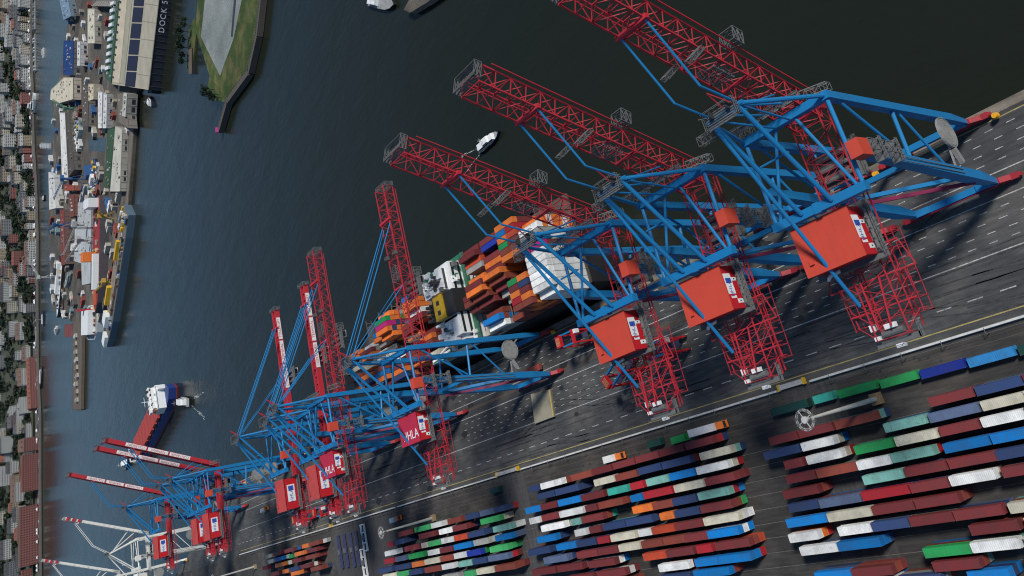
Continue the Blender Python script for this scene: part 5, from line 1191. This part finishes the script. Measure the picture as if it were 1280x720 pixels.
# ------------------------------------------------------------------ the city on the far bank
WL = [(38, -60), (39, 0), (38, 60), (40, 110), (41, 180), (44, 230), (46, 300), (45.5, 350), (46, 450), (49, 520), (49, 600), (49.5, 700), (50, 790)]
wl = atp(WL, -2)
back = V((.47, .88, 0)) 
city = [(p.x, p.y) for p in wl]
far = [(p.x+back.x*5000, p.y+back.y*5000) for p in (wl[-1], wl[0])]
sheet('city_ground', city+[(wl[-1].x-1500, wl[-1].y+300), (wl[-1].x-1500, wl[-1].y+6000), (wl[0].x+4000, wl[0].y+6000), (wl[0].x+4000, wl[0].y+600)], -2, CITYG, thick=5)
# rising ground behind the waterfront, in steps
def along(t):
    t *= len(wl)-1; i = min(len(wl)-2, max(0, int(t))); return wl[i].lerp(wl[i+1], t-i)
def normal(t):
    a = along(max(0, t-.04)); c = along(min(1, t+.04)); d = (c-a).normalized(); n = V((d.y, -d.x, 0))
    return (n if n.y > 0 else -n), d
rows = [(22, 0), (58, 2), (96, 6), (138, 12), (182, 18), (230, 23), (285, 26), (345, 28), (410, 30), (490, 32), (580, 34), (690, 36), (820, 38), (980, 40)]
b = MB()
N = 40
prev = None
prof = [(48, -1.9)]+[(d-12, e) for d, e in rows[1:]]+[(1500, 42), (6000, 60)]
grid = []
for k in range(N+1):
    t = k/N; c = along(t); n, d = normal(t); grid.append([V((c.x, c.y, 0))+n*q_[0]+V((0, 0, q_[1])) for q_ in prof])
for k in range(N):
    for j in range(len(prof)-1): b.quad(grid[k][j], grid[k+1][j], grid[k+1][j+1], grid[k][j+1])
o = b.build('city_hill', mat('hill ground', (.045, .055, .032), .9, .3, .02, dark=(.10, .095, .085))); o['kind'] = 'structure'
RC = [('terracotta', (.19, .07, .05)), ('slate', (.075, .08, .09)), ('pale', (.26, .27, .27)), ('brown', (.14, .085, .065)), ('charcoal', (.05, .05, .055))]
WC = [('white', (.40, .40, .385)), ('cream', (.40, .37, .30)), ('brick red', (.22, .075, .06)), ('grey', (.16, .165, .17)), ('ochre', (.30, .245, .17)), ('white', (.50, .50, .48))]
def house(c, d, n, wd, dp, h, z, label, wi, ri, group, pitch=True, bays=None):
    a = math.atan2(d.y, d.x); r = empty('city_building', (c.x, c.y, z), a, label, 'building', group)
    # local x along the street, front is -y if normal maps to +y
    s = 1 if V((-math.sin(a), math.cos(a), 0)).dot(n) > 0 else -1
    b = MB(); b.box(-wd/2, wd/2, -dp/2, dp/2, -6, h); wl_ = b
    b = MB()
    if pitch:
        rh = dp*R.uniform(.25, .42)
        b.hexa([(-wd/2-.3, -dp/2-.4, h), (wd/2+.3, -dp/2-.4, h), (wd/2+.3, dp/2+.4, h), (-wd/2-.3, dp/2+.4, h)], [(-wd/2+1, -.2, h+rh), (wd/2-1, -.2, h+rh), (wd/2-1, .2, h+rh), (-wd/2+1, .2, h+rh)])
        for k in range(int(wd/9)):
            x = -wd/2+5+k*9; b.box(x-1.1, x+1.1, -s*dp*.36-1, -s*dp*.36+1, h, h+rh*.62)
        b.box(wd*.2, wd*.2+1.2, -.6, .6, h+rh*.6, h+rh+1.4)
    else:
        b.box(-wd/2-.2, wd/2+.2, -dp/2-.2, dp/2+.2, h, h+.5); b.box(-wd*.2, wd*.1, -2.5, 2.5, h+.5, h+3)
    b.build('roof', rmat('city '+RC[ri][0], RC[ri][1]), r)
    b = wl_; b.cur = 1; fl = max(2, int(h/3.4)); m = bays or max(2, int(wd/3.4)); y = -s*(dp/2+.06)
    for k in range(m):
        x = -wd/2+(k+.5)*wd/m; ww = wd/m*.27
        for f in range(fl):
            z0 = h*(f+.25)/fl; z1 = h*(f+.8)/fl; b.quad((x-ww, y, z0), (x+ww, y, z0), (x+ww, y, z1), (x-ww, y, z1))
    for sx in (-1, 1):
        for k in range(max(1, int(dp/5))):
            yy = -dp/2+(k+.5)*dp/max(1, int(dp/5))
            for f in range(fl): z0 = h*(f+.25)/fl; z1 = h*(f+.8)/fl; b.quad((sx*(wd/2+.06), yy-1, z0), (sx*(wd/2+.06), yy+1, z0), (sx*(wd/2+.06), yy+1, z1), (sx*(wd/2+.06), yy-1, z1))
    b.build('wall', [wmat('city '+WC[wi][0], WC[wi][1]), WIN], r)
    return r
TR = [MB(), MB(), MB()]
def blob(p, r_):
    b = TR[R.randrange(3)]; leaves(b, p, r_, r_*.75, 16, r_*.42)
CL = math.fsum((wl[i+1]-wl[i]).length for i in range(len(wl)-1))
SPEC = [(.855, .945, 15, 26, 2, 3, 'huge brick warehouse with many window columns at the bottom left waterfront', False, 26), (.775, .835, 18, 24, 2, 0, 'ribbed brick and glass warehouse on the waterfront above the huge one', False, 22),
        (.735, .770, 18, 22, 2, 3, 'short brick warehouse block with red gable on the waterfront', True, 8), (.60, .705, 12, 13, 2, 0, 'long low red-roofed fish market hall on the waterfront', True, 30)]
def t_of(py):   # waterfront parameter for a photo height
    for i in range(len(WL)-1):
        if WL[i][1] <= py <= WL[i+1][1]: return (i+(py-WL[i][1])/(WL[i+1][1]-WL[i][1]))/(len(WL)-1)
    return 1
SPEC = [((630, 704), 26, 27, 2, 3, 'huge brick warehouse with many window columns at the bottom left waterfront', False, 24), ((566, 612), 24, 24, 2, 0, 'ribbed brick and glass warehouse on the waterfront above the huge one', False, 18),
        ((545, 562), 20, 22, 2, 3, 'short brick warehouse block on the waterfront above the ribbed one', True, 8), ((444, 508), 14, 11, 2, 0, 'long low red-roofed market hall on the far waterfront', True, 26)]
for (y0, y1), dp, h, wi, ri, lab, pitch, bays in SPEC:
    a, c = along(t_of(y0)), along(t_of(y1)); n, d = normal((t_of(y0)+t_of(y1))/2); wd = (c-a).length
    m = (a+c)/2+n*(dp/2+7); house(V((m.x, m.y, 0)), (c-a).normalized(), n, wd, dp, h, -2, lab, wi, ri, None, pitch, bays)
nh = 0
for ri_, (dist, el) in enumerate(rows):
    t = R.uniform(0, .01)
    scl = 1+ri_*.09
    while t < 1:
        wd = R.uniform(10, 30)*scl; n, d = normal(t); c = along(t); dt = (wd+R.uniform(1, 7)*scl)/CL*1.02
        tc_ = t+dt/2; c = along(min(1, tc_)); n, d = normal(min(1, tc_)); q = V((c.x, c.y, 0))+n*(dist+R.uniform(-5, 5))
        blocked = ri_ == 0 and any(t_of(y0)-.012 < tc_ < t_of(y1)+.012 for (y0, y1), *_ in SPEC)
        park = (math.sin(tc_*23+ri_*1.3)+math.sin(tc_*51+ri_*2.1)) > (.9 if ri_ < 1 else .25)
        if not blocked:
            if park or R.random() < .12:
                for k in range(int(wd/2.2)): blob(q+d*R.uniform(-wd/2, wd/2)+n*R.uniform(-14, 22)+V((0, 0, el+R.uniform(3, 8))), R.uniform(4, 8))
            else:
                wi = R.choices(range(6), [4, 3, 3 if ri_ < 4 else 1, 2, 2, 4])[0]; rr = R.choices(range(5), [2, 3, 3, 2, 3])[0]; h = R.uniform(9, 19); pitch = R.random() < .7
                kind = ('tall' if h > 14 else 'low')+(' wide' if wd/scl > 20 else ' narrow')
                lab = '%s %s building with %s roof in %s of the far city' % (kind, WC[wi][0], RC[rr][0], (['the waterfront row', 'the second row', 'the lower slope', 'the slope', 'the upper slope', 'the hilltop', 'the hilltop']+['the back streets']*3+['the farthest streets']*4)[ri_])
                house(q, d, n, wd, R.uniform(9, 13)*scl, h*scl**.5, el-1.5, lab, wi, rr, '%s %s %s houses of the far city' % (kind, WC[wi][0], RC[rr][0]), pitch); nh += 1
            for k in range(3 if ri_ else 1): blob(q+d*R.uniform(-wd/2, wd/2)+n*R.uniform(12, 24)+V((0, 0, el+R.uniform(3, 7))), R.uniform(2.6, 5)*scl)
        t += dt
for k in range(700):
    t = R.random(); ri_ = R.randrange(2, 13); n, d = normal(t); c = along(t)
    if math.sin(t*9+1)+math.sin(t*21+ri_) > -.2: blob(V((c.x, c.y, 0))+n*(rows[ri_][0]+R.uniform(10, 34))+V((0, 0, rows[ri_][1]+R.uniform(3, 7))), R.uniform(4, 8))
for k in range(150):     # parked cars and market tents along the far waterfront
    t = t_of(R.uniform(0, 720)); n, d = normal(t); c = along(t); q = V((c.x, c.y, 0))+n*R.uniform(5, 13); ci = R.randrange(4)
    tent = 360 < k*5 < 470 or R.random() < .25; a = math.atan2(d.y, d.x)
    if tent:
        r = empty('market_tent', (q.x, q.y, -2), a, 'white market tent on the far waterfront road', 'tent', 'market tents on the far waterfront'); b = MB()
        b.hexa([(-3, -2.5, 2.4), (3, -2.5, 2.4), (3, 2.5, 2.4), (-3, 2.5, 2.4)], [(-.2, -.2, 4.6), (.2, -.2, 4.6), (.2, .2, 4.6), (-.2, .2, 4.6)]); b.build('canopy', WHITE, r)
        b = MB(); [b.bar((x, y, 0), (x, y, 2.4), .15) for x in (-2.8, 2.8) for y in (-2.3, 2.3)]; b.build('frame', GALV, r)
    else:
        nm_ = ['white', 'black', 'red', 'silver'][ci]; r = empty('parked_car', (q.x, q.y, -2), a, '%s car parked along the far waterfront road' % nm_, 'car', '%s cars parked on the far waterfront' % nm_)
        b = MB(); b.hexa([(-2.2, -.9, .3), (2.2, -.9, .3), (2.2, .9, .3), (-2.2, .9, .3)], [(-2.1, -.85, .95), (2.1, -.85, .95), (2.1, .85, .95), (-2.1, .85, .95)]); b.build('body', mat('car '+nm_, [(.7, .7, .7), (.02, .02, .02), (.4, .03, .03), (.35, .36, .37)][ci], .3, .05, 1), r)
        b = MB(); b.hexa([(-1.3, -.82, .95), (1.0, -.82, .95), (1.0, .82, .95), (-1.3, .82, .95)], [(-.9, -.7, 1.5), (.5, -.7, 1.5), (.5, .7, 1.5), (-.9, .7, 1.5)]); b.build('cabin', GLASS, r)
        b = MB(); [b.tube((x, s_*.75, .32), (x, s_*.92, .32), .32, 8) for x in (-1.4, 1.4) for s_ in (-1, 1)]; b.build('wheel', RUBBER, r)
print('houses', nh)
for i, b in enumerate(TR): o = b.build('city_trees', LEAFM[i]); o['kind'] = 'stuff'
# quay wall and pontoons of the far bank
b = MB(); o0 = wl[0]
for i in range(len(wl)-1): b.bar(wl[i]-o0+V((0, 0, -1.6)), wl[i+1]-o0+V((0, 0, -1.6)), 1.6, 3)
r = empty('far_quay_wall', o0, 0, 'pale quay wall along the whole far city waterfront', 'quay wall'); b.build('wall_body', mat('far quay stone', (.13, .12, .105), .85, .2, .1), r)
for (x0, y0, x1, y1), l in (((43, 2, 43, 38), 'upper grey landing pontoon along the far bank'), ((43, 44, 44, 90), 'long grey landing pontoon with pale roofs on the far bank'), ((51, 182, 64, 183), 'jetty crossing from the far bank beside the white shed')):
    a, c = at(x0, y0, -5), at(x1, y1, -5); d = (c-a); L = d.length; r = empty('landing_pontoon', ((a.x+c.x)/2, (a.y+c.y)/2, -6), math.atan2(d.y, d.x), l, 'pontoon')
    b = MB(); b.box(-L/2, L/2, -6, 6, -.3, 1.6); b.build('float', mat('pontoon grey', (.25, .26, .26), .8, .2, .2), r)
    b = MB(); [b.box(-L/2+k*L/12+2, -L/2+(k+1)*L/12-3, -3.5, 3.5, 1.6, 4.6) for k in range(12) if k % 3]; b.build('shelter', mat('pontoon shelter', (.5, .52, .52), .6, .15, .2), r)
